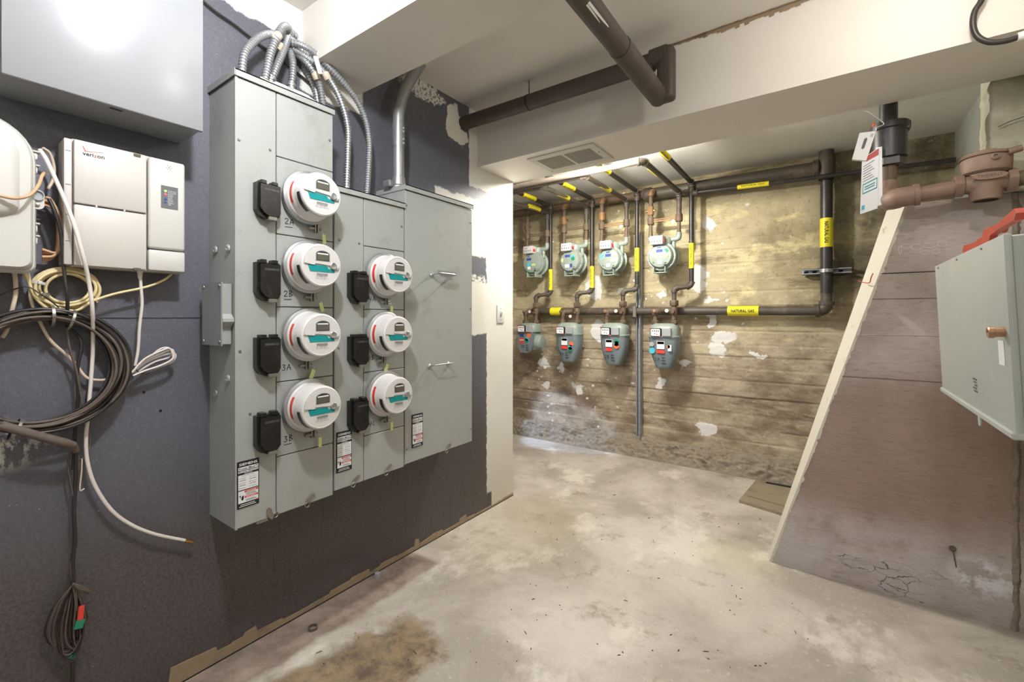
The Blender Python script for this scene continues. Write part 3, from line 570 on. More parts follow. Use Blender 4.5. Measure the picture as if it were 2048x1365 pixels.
# ------------------------------------------------------------------ electric meters (axis +x, face up)
def electric_meter(loc, label, lean=0, bolt=0):
    t = thing('electric_meter', label, 'electric meter')
    MB().lathe([(.086, 0), (.086, .006), (.094, .009), (.096, .016), (.094, .024), (.088, .027), (.084, .028)], (0, 0, 0), UX, 48).build('sealing_ring', M['galv'], t)
    body = MB().lathe([(.086, .022), (.084, .029), (.0795, .033), (.079, .050), (.077, .054), (.0765, .060), (.0755, .094), (.073, .100), (.069, .1025), (.066, .1015)], (0, 0, 0), UX, 56).build('meter_cover', M['white'], t)
    MB().lathe([(.0665, .1005), (0, .1005)], (0, 0, 0), UX, 40).build('face_plate', M['white'], t)
    fx = .1012
    def face(name, poly, m, d=.0004, par=t): return MB().prism([(a, b) for a, b in poly], (fx + d, 0, 0), UY, UZ, .0012 + d).build(name, M[m], par, 0)
    # raised upper shroud of the face
    up = [(.0655 * math.cos(R(a)), .0655 * math.sin(R(a))) for a in range(4, 177, 6)]
    sh = face('upper_shroud', up + [(-.0655, .004), (-.030, .000), (-.026, .006), (.026, .002), (.034, -.010), (.060, -.008)], 'white', .004)
    win = [(-.024, .016), (.024, .016), (.024, .038)] + [(.024 * math.cos(R(a)), .038 + .012 * math.sin(R(a))) for a in range(15, 180, 15)] + [(-.024, .038)]
    face('window_frame', [(a * 1.12, (b - .03) * 1.08 + .03) for a, b in win], 'idxgrey', .005, sh); face('window', win, 'lcddark', .0055, sh)
    face('display', [(-.021, .018), (.021, .018), (.021, .036), (-.021, .036)], 'lcd', .006, sh)
    MB().prism([(-.021, .0375), (.021, .0375), (.019, .042), (-.019, .042)], (fx + .0058, 0, 0), UY, UZ, .0005).build('window_sill', M['paper'], sh, 0)
    pt_ = MB().lathe([(.0125, .003), (.0125, .007), (.0105, .0085), (.008, .0075), (0, .0075)], (fx, .040, .001), UX, 20).build('optical_port', M['galv'], sh)
    MB().prism([(-.003, -.012), (.016, -.010), (.018, -.004), (.0, -.006)], (fx + .005, .044, .0), UY, UZ, .003).build('port_lip', M['idxgrey'], pt_, 0)
    face('teal_label', [(-.052, .001), (-.030, -.001), (-.024, .001), (.018, -.001), (.024, -.010), (.046, -.011), (.047, -.022), (-.044, -.022)], 'teal', .0008)
    mb = MB()
    for k in range(16): a = -.020 + k * .0026; mb.add([(fx + .0008, a, -.035), (fx + .0008, a + .0013 * (1 + k % 2 * .5), -.035), (fx + .0008, a + .0013, -.027), (fx + .0008, a, -.027)], [(0, 1, 2, 3)])
    text(mb, '61 098 0927', (fx + .0008, -.021, -.0405), UY, UZ, .040, .004); text(mb, 'FM2S  CL200  240V  3W', (fx + .0008, -.024, -.0465), UY, UZ, .048, .003)
    mb.build('face_print', M['greyink'], t, 0)
    # patches wrapped round the side of the cover: frame(UX) gives u=-y, v=-z... angles are set by test below
    u, v, d = frame(UX)
    def ang(y, z): q = Vector((0, y, z)); return math.atan2(q.dot(v), q.dot(u))
    def wrap(name, r, h0, h1, a0, a1, m, par=body):
        A0 = ang(math.cos(R(a0)), math.sin(R(a0))); A1 = ang(math.cos(R(a1)), math.sin(R(a1)))
        while A1 - A0 > math.pi: A1 -= 2 * math.pi
        while A0 - A1 > math.pi: A1 += 2 * math.pi
        MB().lathe([(r, h0), (r, h1)], (0, 0, 0), UX, 14, A0, A1).build(name, M[m], par)
    wrap('red_sticker', .0799, .0345, .0485, 150, 205, 'red')
    wrap('dark_lens_gap', .0772, .076, .094, 183, 236, 'lcddark')
    wrap('clear_lens_edge', .0768, .0945, .0972, 186, 300, 'idxgrey')
    # clamp of the sealing ring with its bolt and the plastic seal
    by = bolt; bz = -math.sqrt(.095 ** 2 - by ** 2)
    c = Vector((.014, by, bz)); cl_ = MB().rbox(.006, .022, by - .008, by - .004, bz - .028, bz + .008, .001, 1).rbox(.006, .022, by + .002, by + .006, bz - .028, bz + .008, .001, 1).build('clamp_lug', M['steel'], t)
    MB().cyl(c + Vector((0, -.030, -.014)), c + Vector((0, -.008, -.014)), .0058, 12).cyl(c + Vector((0, .006, -.014)), c + Vector((0, .018, -.014)), .0045, 8).build('clamp_bolt', M['steel'], cl_)
    MB().tube(spl([c + Vector((.0, .010, -.018)), c + Vector((.003, .022, -.022)), c + Vector((.004, .024 + lean * .3, -.034))], 4), .0009, 5).build('seal_wire', M['galv'], cl_)
    s = c + Vector((.004, .024 + lean * .3, -.032)); dn = Vector((0, lean, -.034)); sd = Vector((0, .0062, lean * .3))
    MB().add([s - sd, s + sd, s + sd + dn, s - sd + dn] + [p + Vector((.004, 0, 0)) for p in (s - sd, s + sd, s + sd + dn, s - sd + dn)], [(0, 1, 2, 3), (7, 6, 5, 4), (0, 4, 5, 1), (1, 5, 6, 2), (2, 6, 7, 3), (3, 7, 4, 0)]).build('seal_tag', M['palegreen'], cl_, 0)
    t.location = loc; return t
G = 'electric meters on the metering cabinets'
for y, z, nm, ln, bo in ((.872, 1.622, '2A', .004, .030), (.872, 1.376, '2B', .010, .015), (.872, 1.134, '3A', -.012, -.004), (.873, .883, '3B', .0, .016), (1.209, 1.370, '4A', .0, .006), (1.209, 1.125, '4B', -.012, -.012), (1.209, .876, '4C', .0, .006)):
    o = electric_meter((XF, y, z), 'white round electric meter with teal label above the handwritten ' + nm, ln, bo); o['group'] = G
# ------------------------------------------------------------------ upper left cabinet
t = thing('utility_cabinet', 'large light grey steel box above the telephone box, open knockouts underneath', 'electrical box', (0, .35, 1.76))
MB().rbox(.001, .165, .152, .552, 1.764, 2.36, .002, 1).build('body', M['box_grey'], t)
MB().rbox(.165, .182, .149, .555, 1.760, 2.363, .004, 2).build('front_cover', M['box_grey'], t)
for px, py in ((93, 216), (291, 262)): p = at(px, py, z=1.764); MB().lathe([(.027, 0), (.027, .0012), (.024, .0012), (.024, .0004), (0, .0004)], (.045, p.y, 1.764), -UZ, 28).build('knockout', M['box_grey'], t)
p = at(232, 219, z=1.764); MB().prism(rrect(.012, .028, .005), (p.x, p.y, 1.7636), UX, -UY, .0008).build('slot', M['dark'], t, 0)
for px, py in ((18, 169), (205, 243), (380, 270)): p = at(px, py, z=1.764); screw(t, (p.x, p.y, 1.764), -UZ, .003)
# ------------------------------------------------------------------ optical network terminal
t = thing('network_terminal', 'off-white wall telephone network box with red tick logo and indicator lights', 'network box', (0, .41, 1.335))
X0, X1 = .001, .09
MB().rbox(X0, .07, .284, .540, 1.335, 1.680, .004).build('base', M['beige'], t)
MB().rbox(.066, .083, .268, .284, 1.338, 1.674, .003).rbox(.001, .07, .270, .286, 1.338, 1.676, .003).build('hinge_side', M['beige'], t)
def qd(px, py, x): return at(px, py, x=x)
ud = MB().rbox(.070, .086, .287, .443, 1.505, 1.676, .004).build('upper_door', M['beige'], t)
ld = MB().rbox(.070, .086, .287, .443, 1.337, 1.501, .004).build('lower_door', M['beige'], t)
bp = MB().rbox(.070, .092, .446, .538, 1.402, 1.675, .008, 3).build('battery_cover', M['ivory'], t)
lb = MB().rbox(.070, .090, .446, .538, 1.337, 1.399, .005).build('battery_door', M['ivory'], t)
for z in (1.64, 1.55, 1.47, 1.40): MB().box(.0825, .0837, .271, .281, z, z + .0015).build('hinge_line', M['greyink'], t, 0)
for y in (.33, .39): MB().box(.075, .0858, y, y + .004, 1.5005, 1.506).build('door_rib', M['beige'], ld, 0)
for z in (1.666, 1.334): MB().box(.080, .0885, .412, .428, z, z + .007).build('door_catch', M['lcd'], ud if z > 1.5 else ld, 0)
p = at(188, 312, x=.0865); mb = MB(); text(mb, 'veri', (.0866, p.y - .023, p.z - .004), UY, UZ, .022, None, True); text(mb, 'on', (.0866, p.y + .0065, p.z - .004), UY, UZ, .0155, None, True); mb.build('logo_lettering', M['ink'], ud, 0)
mb = MB(); text(mb, 'z', (.0866, p.y + .0, p.z - .004), UY, UZ, .006, None, True)
mb.add([(.0866, p.y - .024, p.z + .022), (.0866, p.y - .018, p.z + .0065), (.0866, p.y - .016, p.z + .008), (.0866, p.y - .021, p.z + .019)], [(0, 1, 2, 3)])
mb.add([(.0866, p.y - .018, p.z + .0065), (.0866, p.y + .020, p.z + .0135), (.0866, p.y + .020, p.z + .0145), (.0866, p.y - .016, p.z + .0085)], [(0, 1, 2, 3)]); mb.build('logo_tick', M['red'], ud, 0)
a, b = at(322, 370, x=.0925), at(356, 421, x=.0925)
ip = MB().box(.090, .0928, a.y, b.y, b.z, a.z).build('indicator_panel', M['greyink'], bp, 0)
ly = a.y + .011
for i, (dz, m) in enumerate(((.016, 'ledg'), (.026, 'ledr'), (.040, 'blue'), (.050, 'blue'))):
    MB().lathe([(.0034, 0), (.003, .0015), (0, .002)], (.0928, ly, a.z - dz), UX, 12).build('indicator', M[m], ip)
mb = MB()
for i, s in enumerate(('SYSTEM STATUS', 'BATTERY POWER', 'REPLACE', 'BATTERY', 'ALARM', 'SILENCE', 'BATTERY', 'EMERGENCY', 'USE')): text(mb, s, (.0930, ly + .006, a.z - .016 - i * .0052), UY, UZ, .0013 * len(s) + .004, .0026)
mb.build('indicator_lettering', M['paper'], ip, 0)
p = at(338, 336, x=.0925); mb = MB()
for k in range(6): mb.add([(.0926, p.y + .006 * math.cos(k * 1.05) + c, p.z + .006 * math.sin(k * 1.05) + d) for c, d in ((-.0009, -.0009), (.0009, -.0009), (.0009, .0009), (-.0009, .0009))], [(0, 1, 2, 3)])
mb.add([(.0926, p.y + c, p.z + d) for c, d in ((-.0012, -.0012), (.0012, -.0012), (.0012, .0012), (-.0012, .0012))], [(0, 1, 2, 3)]); mb.build('buzzer_holes', M['dark'], bp, 0)
p = at(320, 487, x=.09); MB().lathe([(.0085, -.001), (.0085, .001), (.006, .002), (.0045, .0005), (0, .0005)], (.090, p.y, p.z), UX, 20).build('key_lock', M['brass'], lb)
# ------------------------------------------------------------------ rounded interface enclosure at the far left
t = thing('interface_enclosure', 'rounded ivory plastic telephone enclosure with side latches beside the network box', 'telephone box', (0, .06, 1.31))
yc, zc = .075, 1.50; W, H = .285, .385
def encl(w_, h, r, x): return [Vector((x, yc + a, zc + b)) for a, b in rrect(w_, h, r, 8)]
def topround(w_, h, rt, rb, x, k=8):
    out = []
    for cx, cy, a0, r in ((w_ / 2 - rt, h / 2 - rt, 0, rt), (-w_ / 2 + rt, h / 2 - rt, 90, rt), (-w_ / 2 + rb, -h / 2 + rb, 180, rb), (w_ / 2 - rb, -h / 2 + rb, 270, rb)):
        for i in range(k + 1): q = R(a0 + 90 * i / k); out.append(Vector((x, yc + cx + r * math.cos(q), zc + cy + r * math.sin(q))))
    return out
MB().loft([topround(W * .94, H * .95, .10, .02, .004), topround(W * .94, H * .95, .10, .02, .06), topround(W * .95, H * .96, .10, .02, .07)]).build('base', M['ivory'], t)
MB().loft([topround(W, H, .105, .022, .07), topround(W, H, .105, .022, .085), topround(W * .975, H * .98, .10, .02, .092), topround(W * .955, H * .965, .10, .02, .093), topround(W * .94, H * .955, .098, .02, .112), topround(W * .90, H * .93, .095, .02, .120)]).build('lid', M['ivory'], t)
def dome(s, x):
    return [Vector((x, yc + (p.y - yc) * s - .012, zc + .045 + (p.z - zc - .0) * s * .62)) for p in topround(W * .86, H * .9, .09, .05, x)]
MB().loft([dome(1, .119), dome(.97, .130), dome(.9, .138), dome(.8, .141)]).build('raised_panel', M['ivory'], t)
ye = yc + W * .47
for z, h in ((1.600, .03), (1.565, .03), (1.415, .032), (1.385, .03)): MB().rbox(.06, .082, ye - .004, ye + .012, z, z + h * .55, .003).rbox(.055, .085, ye - .004, ye + .016, z + h * .6, z + h * .75, .0015, 1).build('latch', M['ivory'], t)
e = MB().prism(rrect(.030, .05, .012), (.088, ye + .008, 1.498), UY, UZ, .006).build('screw_ear', M['ivory'], t, 40)
MB().lathe([(.013, 0), (.013, .006), (.011, .006), (.009, .001), (0, .001)], (.088, ye + .010, 1.508), UX, 20).build('ear_ring', M['idxgrey'], e)
MB().lathe([(.005, 0), (.005, .003), (0, .004)], (.088, ye + .010, 1.484), UX, 12).build('ear_bolt', M['steel'], e)
# ------------------------------------------------------------------ light switch on the column
a, b = at(993, 612, x=0), at(1007, 645, x=0); ym, zm = (a.y + b.y) / 2, (a.z + b.z) / 2
t = thing('light_switch', 'white toggle light switch on the whitewashed wall end', 'light switch', (0, ym, zm))
MB().rbox(.0005, .007, ym - .036, ym + .036, zm - .058, zm + .058, .003).build('wall_plate', M['white'], t)
MB().rbox(.006, .009, ym - .009, ym + .009, zm - .018, zm + .018, .001, 1).build('toggle_slot', M['idxgrey'], t)
MB().tube([(.008, ym, zm), (.02, ym, zm + .012)], [.006, .004], 8).build('toggle', M['white'], t)
for s in (-1, 1): screw(t, (.007, ym, zm + s * .036), UX, .003, 'galv')
# ------------------------------------------------------------------ conduits
def flexible(name, pts, r, label, group):
    P = spl(pts, 10); L = [0]
    for a, b in zip(P[:-1], P[1:]): L.append(L[-1] + (b - a).length)
    n = int(L[-1] / .0026); Q = []; rr = []; j = 0
    for i in range(n + 1):
        s = L[-1] * i / n
        while j < len(L) - 2 and L[j + 1] < s: j += 1
        Q.append(P[j].lerp(P[j + 1], (s - L[j]) / max(1e-6, L[j + 1] - L[j]))); rr.append(r * (1.08 if i % 4 in (0, 1) else .84))
    t = thing(name, label, 'conduit', P[-1] if P[-1].z < P[0].z else P[0], group)
    MB().tube(Q, rr, 12).build('spiral_jacket', M['flex'], t, 20)
    base = P[0] if P[0].z < P[-1].z else P[-1]
    MB().lathe([(r * 1.25, 0), (r * 1.25, .012), (r * 1.5, .012), (r * 1.5, .018), (r * 1.15, .022), (r * 1.1, .03)], base - UZ * .004, UZ, 12).build('connector', M['galv'], t)
    return t
GC = 'flexible metal conduits over the metering cabinets'
XT = .11
fl = [([(483, 146, .13), (488, 112, .13), (504, 87, .12), (527, 71, .11), (552, 69, .09), (580, 78, .06), (596, 92, .03)], .0125, 'flexible metal conduit arching from the left end of the tall cabinet'),
      ([(526, 160, .12), (541, 108, .12), (556, 70, .12), (568, 53, .11), (577, 58, .08), (577, 78, .05), (575, 100, .02)], .0130, 'flexible metal conduit bent into the highest loop above the tall cabinet'),
      ([(541, 166, .10), (555, 130, .10), (568, 98, .09), (575, 78, .07), (582, 66, .04), (590, 72, .02)], .0125, 'flexible metal conduit with cloth tape wound round it above the tall cabinet'),
      ([(583, 178, .06), (586, 135, .06), (583, 112, .05), (576, 96, .03), (570, 90, .015)], .0125, 'short flexible metal conduit rising behind the white tube'),
      ([(580, 84, .06), (605, 91, .09), (634, 110, .10), (664, 141, .11), (693, 173, .11), (716, 205, .11), (731, 240, .11), (738, 278, .11), (738, 316, .11), (733, 378, .11)], .0125, 'longest flexible metal conduit sweeping down to the shorter cabinet'),
      ([(588, 98, .05), (617, 117, .08), (643, 138, .09), (670, 176, .10), (687, 217, .11), (696, 258, .11), (696, 299, .11), (693, 368, .11)], .0125, 'flexible metal conduit ending on the shorter cabinet nearer the tall one'),
      ([(590, 104, .04), (611, 123, .07), (628, 146, .08), (641, 175, .07), (652, 219, .05)], .0115, 'flexible metal conduit dropping onto the tall cabinet under the cable tag'),
      ([(600, 108, .02), (618, 150, .03), (632, 185, .025), (640, 212, .025)], .0110, 'flexible metal conduit close against the wall behind the others')]
FC = []
for pts, r, lb_ in fl:
    P = path(pts, .1)
    if lb_.startswith('longest') or 'shorter cabinet nearer' in lb_: P[-1].z = 1.703
    elif P[0].z < 2.03: P[0].z = 1.988
    if 'dropping' in lb_ or 'close against' in lb_: P[-1].z = 1.99
    FC.append(flexible('flexible_conduit', P, r, lb_, GC))
# cloth tape and tag on the conduits
for k, px, py, x, d in ((2, 557, 92, .095, (.3, .4, 1)), (1, 554, 74, .12, (.3, .5, 1)), (4, 638, 112, .1, (0, .8, -.6)), (5, 653, 152, .095, (0, .6, -.9)), (6, 632, 152, .08, (0, .5, -.9))):
    p = at(px, py, x=x); dv = Vector(d).normalized(); MB().lathe([(.0132, -.014), (.015, -.010), (.015, .010), (.0132, .014)], p, dv, 12).build('tape_wrap', M['pale'], FC[k])
p = at(636, 130, x=.125); MB().prism(rrect(.020, .062, .004), p, Vector((0, .8, .35)).normalized(), Vector((.1, -.4, .9)).normalized(), .002).build('cable_tag', M['white'], FC[4], 0)
# white sealant tube lying on the tall cabinet
a, b = at(553, 166, x=.14), at(618, 186, x=.10); a.z = b.z = 1.985 + .019; a.x, a.y = .150, .775; b.x, b.y = .150, .945
t = thing('sealant_tube', 'white squeezed sealant tube lying on top of the tall cabinet', 'tube', (.15, .86, 1.985))
d = (b - a).normalized(); MB().lathe([(0, -.002), (.010, 0), (.018, .01), (.0185, .10), (.0165, .13)], a, d, 20).build('barrel', M['white'], t)
MB().tube([a + d * .125, b - d * .0 + UZ * -.002], [.0165, .008], 14).build('crimped_end', M['white'], t)
MB().tube([a, a - d * .016 + UZ * .006, a - d * .04 + UZ * .012], [.009, .006, .003], 10).build('nozzle', M['pale'], t)
mb = MB(); [mb.lathe([(.0188, .045 + i * .006), (.0188, .047 + i * .006)], a, d, 20) for i in range(4)]; mb.build('print_band', M['greyink'], t)
# rigid conduit
P = path([(797, 352), (797, 285), (796, 245), (799, 218), (809, 183), (828, 148), (852, 112), (880, 84)], .1); P[0].z = 1.79; P[1] = Vector((.1, P[0].y, 2.0))
P[0].x = .1
for q in P: q.y = max(q.y, P[0].y)
t = thing('rigid_conduit', 'thick galvanised steel conduit rising from the plain cabinet and bending away', 'conduit', P[0])
yk = P[0].y
mb = MB().tube(spl([P[0], P[1]] + P[2:], 8), .0265, 20).build('conduit_pipe', M['galv'], t)
MB().lathe([(.0285, 0), (.0285, .105)], (.1, yk, 1.985), UZ, 22).build('coupling', M['galv'], t)
for z in (2.0, 2.02, 2.055, 2.07): screw(t, (.128, yk + .008, z), UX, .006, 'galv')
MB().lathe([(.045, 0), (.046, .012), (.040, .018), (.032, .022), (.030, .06), (.0275, .062)], (.1, yk, 1.785), UZ, 22).build('hub', M['galv'], t)
MB().rbox(.08, .125, yk - .075, yk - .05, 1.786, 1.815, .004).build('grounding_lug', M['galv'], t)
# ------------------------------------------------------------------ cables on the left wall
def cable(name, pts, r, m, label, group=None, x=.05, n=6, seg=8):
    P = spl(path(pts, x), n)
    return tag(MB().tube(P, r, seg).build(name, M[m], None, 60), label, 'cable', group)
def tie(parent, p, d, r, m='white'):
    MB().lathe([(r, -.003), (r * 1.06, -.003), (r * 1.06, .003), (r, .003)], p, d, 16).rbox(p[0] + r * .9, p[0] + r * .9 + .006, p[1] - .004, p[1] + .004, p[2] - .004, p[2] + .004, .001, 1).build('cable_tie', M[m], parent)
# big black coil
cy, cz = at(106, 741, x=.06).y, at(106, 741, x=.06).z
t = thing('cable_coil', 'large hanging coil of black and dusty grey cable on the dark wall', 'cable coil', (.05, cy, cz - .165))
rc = at(266, 741, x=.06).y - cy
for k in range(17):
    rr_ = rc * (1 - .017 * k) if k < 11 else rc * (.985 - .03 * (k - 11)); x0 = .034 + .0085 * (k % 4) + .004 * random.random()
    pts = [Vector((x0 + .006 * math.sin(3 * a + k), cy + rr_ * math.cos(a) * (1 + .012 * math.sin(2 * a + k)) - .004 * k * .3, cz + rr_ * .985 * math.sin(a) + .005 * math.sin(k * 2.1) * math.cos(a))) for a in [2 * math.pi * i / 72 for i in range(73)]]
    MB().tube(pts, .0036 + .0006 * (k % 3), 7, False).build('cable_turn', M['dustcable' if k in (3, 7, 9, 10, 13, 15) else 'bcable'], t, 60)
for px, py in ((104, 632), (142, 640), (30, 860)):
    p = at(px, py, x=.05); tn = Vector((0, -(p.z - cz), p.y - cy)); tie(t, p, tn, .027, 'steel')
# taped splice hanging from the coil, and the black drop with its bundle
sp_ = tag(MB().tube(spl(path([(2, 851, .06), (40, 862, .075), (90, 876, .075), (132, 887, .07), (147, 893, .06), (152, 903, .05)], .06), 6), [.011] * 20 + [.0105] * 4 + [.0075] * 7, 12).build('taped_splice', M['tape'], None, 60), 'grey cloth-taped cable splice tied under the big cable coil', 'cable splice')
cable('black_cable', [(98, 398, .07), (112, 430, .075), (122, 470, .075), (128, 540, .07), (135, 600, .075), (134, 650, .03), (152, 668, .025), (163, 690, .03), (155, 740, .035), (156, 800, .03), (150, 865, .03), (147, 940, .03)], .0042, 'bcable', 'thin black cable falling from the enclosure through the big coil')
t = thing('cable_bundle', 'tangled hank of dusty thin cable with red and green tags near the floor', 'cable bundle', at(145, 1320, x=.03))
P = spl(path([(152, 903, .045), (151, 960), (148, 1020), (150, 1080), (146, 1120), (147, 1165), (146, 1200), (148, 1260), (146, 1320), (144, 1420)], .03), 6); MB().tube(P, .0046, 8).build('trunk_cable', M['bcable'], t, 60)
MB().tube(spl(path([(141, 902, .035), (136, 930), (141, 965), (148, 1000), (152, 1050), (155, 1085), (146, 1110), (142, 1140), (146, 1168)], .03), 6), .0024, 6).build('side_cable', M['dustcable'], t, 60)
for k in range(9):
    L, W_, dx = 1296 + 6 * (k % 5) - 14 * (k // 6), 42 - 5 * k, -14 + 3.2 * k
    pts = [(146, 1170), (146 + dx - W_ * .55, 1210), (146 + dx - W_, 1262), (146 + dx - W_ * .72, L - 6), (146 + dx + 4, L), (146 + dx + W_ * .9, L - 46), (146 + dx * .4 + W_ * .75, 1225), (152, 1180), (147, 1170)]
    MB().tube(spl(path([(a, b, .028 + .003 * (k % 4) + .004 * math.sin(k + i)) for i, (a, b) in enumerate(pts)], .03), 7), .0022, 6).build('loop', M['dustcable' if k % 3 else 'bcable'], t, 60)
for k in range(3): MB().tube(spl(path([(145, 1168, .04), (158, 1172 + 3 * k, .05), (177, 1180 + 2 * k, .045), (176, 1188, .04), (160, 1184 - 2 * k, .04), (147, 1172, .038)], .04), 5), .0022, 6).build('tied_end', M['dustcable'], t, 60)
def strip(name, a, b, m, wd): 
    d = (b - a).normalized(); s = UX.cross(d).normalized() * wd; return MB().add([a - s, a + s, b + s, b - s] + [q + UX * .003 for q in (a - s, a + s, b + s, b - s)], [(0, 1, 2, 3), (7, 6, 5, 4), (0, 4, 5, 1), (1, 5, 6, 2), (2, 6, 7, 3), (3, 7, 4, 0)]).build(name, M[m], t, 0)
strip('red_tag', at(163, 1212, x=.045), at(160, 1240, x=.045), 'red', .006); strip('green_tag', at(161, 1240, x=.045), at(156, 1258, x=.045), 'green', .009)
MB().lathe([(.007, -.006), (.008, 0), (.007, .006)], at(145, 1312, x=.03), UZ, 10).build('green_tape', M['green'], t)
# white coax with its connector
P = path([(80, 300, .075), (92, 318, .09), (108, 352, .095), (130, 402, .10), (150, 455, .11), (166, 512, .11), (178, 565, .09), (185, 620, .085), (186, 690, .03), (182, 760, .025), (176, 830, .03), (172, 880, .03), (175, 925, .03), (190, 972, .03), (222, 1020, .03), (262, 1050, .03), (310, 1069, .03), (372, 1082, .03)], .03)
t = thing('coaxial_cable', 'long white coaxial cable curling out at the bottom to a bare plug', 'cable', P[-1])
MB().tube(spl(P, 6), .0048, 10).build('jacket', M['wcable'], t, 60)
d = (P[-1] - P[-2]).normalized(); MB().lathe([(.0052, -.004), (.0056, .006), (.0046, .007), (.0046, .012), (.0062, .013), (.0062, .020), (.0035, .021), (.0035, .026)], P[-1], d, 12).build('plug', M['brass'], t)
# cream cable ring with tail to the network box
t = thing('cream_cable_ring', 'round bundle of cream cable hanging below the network box', 'cable coil', at(135, 620, x=.03))
c = at(134, 577, x=.035); 
for k in range(5):
    ry, rz = .066 - .005 * k + .003 * math.sin(k), .056 - .0045 * k
    MB().tube([Vector((.03 + .007 * (k % 3) + .004 * math.sin(2 * a + k), c.y + ry * math.cos(a) + .003 * math.sin(k * 2), c.z + rz * math.sin(a) + .003 * math.cos(k * 3 + a))) for a in [2 * math.pi * i / 56 for i in range(57)]], .0038, 8, False).build('turn', M['cream'], t, 60)
MB().tube(spl(path([(100, 612, .045), (150, 622, .05), (185, 603, .05), (230, 588, .05), (290, 575, .05), (325, 562, .045), (343, 549, .04)], .04), 6), .0036, 8).build('tail', M['cream'], t, 60)
tie(t, at(78, 566, x=.04), Vector((0, .2, 1)), .013); tie(t, at(86, 590, x=.04), Vector((0, -.4, 1)), .013, 'steel'); tie(t, at(187, 600, x=.04), Vector((0, .5, 1)), .012, 'cream')
# tan cables looped between enclosure and network box
for k in range(6):
    o = 3.2 * k
    pts = [(86, 395 + 3 * k), (100 + .6 * o, 398 + 4 * k), (112 + .5 * o, 420 + 3 * k), (116 + .4 * o, 460), (114 + .5 * o, 498 - 2 * k), (104 + o * .5, 516 - 2 * k), (84, 524 - 5 * k)]
    cable('tan_cable', [(a, b, .03 + .008 * (k % 3)) for a, b in pts], .0036, 'tan', 'tan telephone wire bunched between the enclosure and the network box', 'tan wires beside the enclosure')
cable('orange_tan_cable', [(-4, 391, .15), (30, 397, .155), (58, 391, .155), (76, 372, .13), (84, 352, .10), (90, 345, .07)], .0036, 'tan', 'single tan wire drooping across the front of the ivory enclosure')
cable('loop_cable', [(86, 296, .07), (100, 308, .06), (108, 335, .05), (106, 360, .05), (96, 378, .05)], .0036, 'pale', 'short beige wire loop at the upper latch of the enclosure')
cable('beige_cable', [(26, 532, .045), (31, 560, .045), (31, 590, .045), (24, 622, .045), (14, 660, .02), (4, 676, .02)], .0046, 'pale', 'thick beige cable leaving the bottom of the enclosure')
cable('beige_cable', [(42, 532, .04), (55, 558, .04), (66, 585, .04), (80, 605, .045), (100, 622, .045)], .0040, 'cream', 'cream cable running from the enclosure into the cream ring')
cable('beige_cable', [(52, 532, .04), (60, 570, .035), (62, 600, .03), (78, 640, .022), (100, 680, .02), (128, 706, .02), (150, 727, .02), (172, 755, .022), (200, 761, .022), (222, 757, .025)], .0040, 'pale', 'beige cable looping down behind the big black coil')
cable('thin_wire', [(-3, 592, .05), (25, 580, .055), (55, 574, .055), (80, 588, .06), (105, 605, .06), (118, 616, .06)], .0016, 'bcable', 'very thin dark wire crossing the beige cables under the enclosure')
cable('grey_wire', [(134, 660, .045), (140, 700, .04), (152, 738, .04), (160, 780, .035), (165, 810, .035)], .0028, 'dustcable', 'thin grey wire inside the ring of the big coil')
cable('hooked_wire', [(163, 845, .03), (180, 870, .03), (179, 895, .03), (172, 912, .03), (160, 919, .03), (152, 916, .03)], .0016, 'dustcable', 'thin wire hook under the big coil')
cable('string_tie', [(164, 918, .03), (163, 945, .03), (160, 980, .03), (169, 978, .03)], .0018, 'pale', 'short pale string end hanging below the wire hook')
# grey patch cord with folded hank
P = path([(280, 545, .05), (282, 575, .05), (284, 610, .045), (279, 655, .04), (276, 700, .035), (270, 732, .035)], .05)
t = thing('patch_cord', 'white network patch cord folded into a tied hank below the network box', 'cable', P[-1])
MB().tube(spl(P, 6), .0042, 8).build('cord', M['wcable'], t, 60)
MB().loft([[P[0] + Vector((a * k, b * k, .012 - i * .008)) for a, b in circ(.008, 12)] for i, k in enumerate((1.2, 1.1, .8, .75, .55))]).build('plug_boot', M['wcable'], t, 50)
for k in range(4):
    e = [(352, 716), (350, 708), (345, 700), (340, 698)][k]; 
    pts = [(264, 748 - k), (290, 730 - 4 * k), (325, 716 - 5 * k), e, (346, 726 - 3 * k), (322, 734 - k), (290, 742), (266, 752)] if k else [(264, 746), (290, 724), (318, 700), (336, 696), (344, 706), (336, 716), (310, 724), (285, 738), (266, 752)]
    MB().tube(spl(path([(a, b, .035 + .006 * k) for a, b in pts], .04), 6), .0028, 7).build('fold', M['wcable'], t, 60)
MB().tube(spl(path([(270, 735, .045), (276, 744, .05), (290, 749, .045), (300, 746, .045)], .045), 5), .0016, 5).build('twist_tie', M['bcable'], t, 60)
cable('wall_cable', [(398, -6, .012), (430, 22, .012), (470, 50, .012), (505, 78, .012), (545, 108, .012), (600, 150, .012), (640, 186, .012)], .0042, 'bcable', 'black cable stapled diagonally along the top of the dark wall')
for px, py in ((288, 785), (321, 822)): tag(MB().lathe([(.004, 0), (.0036, .002), (0, .003)], at(px, py, x=0), UX, 10).build('wall_plug', M['dark'], None), 'small black plug in the dark wall near the patch cord', 'wall plug', 'plugs in the dark wall')

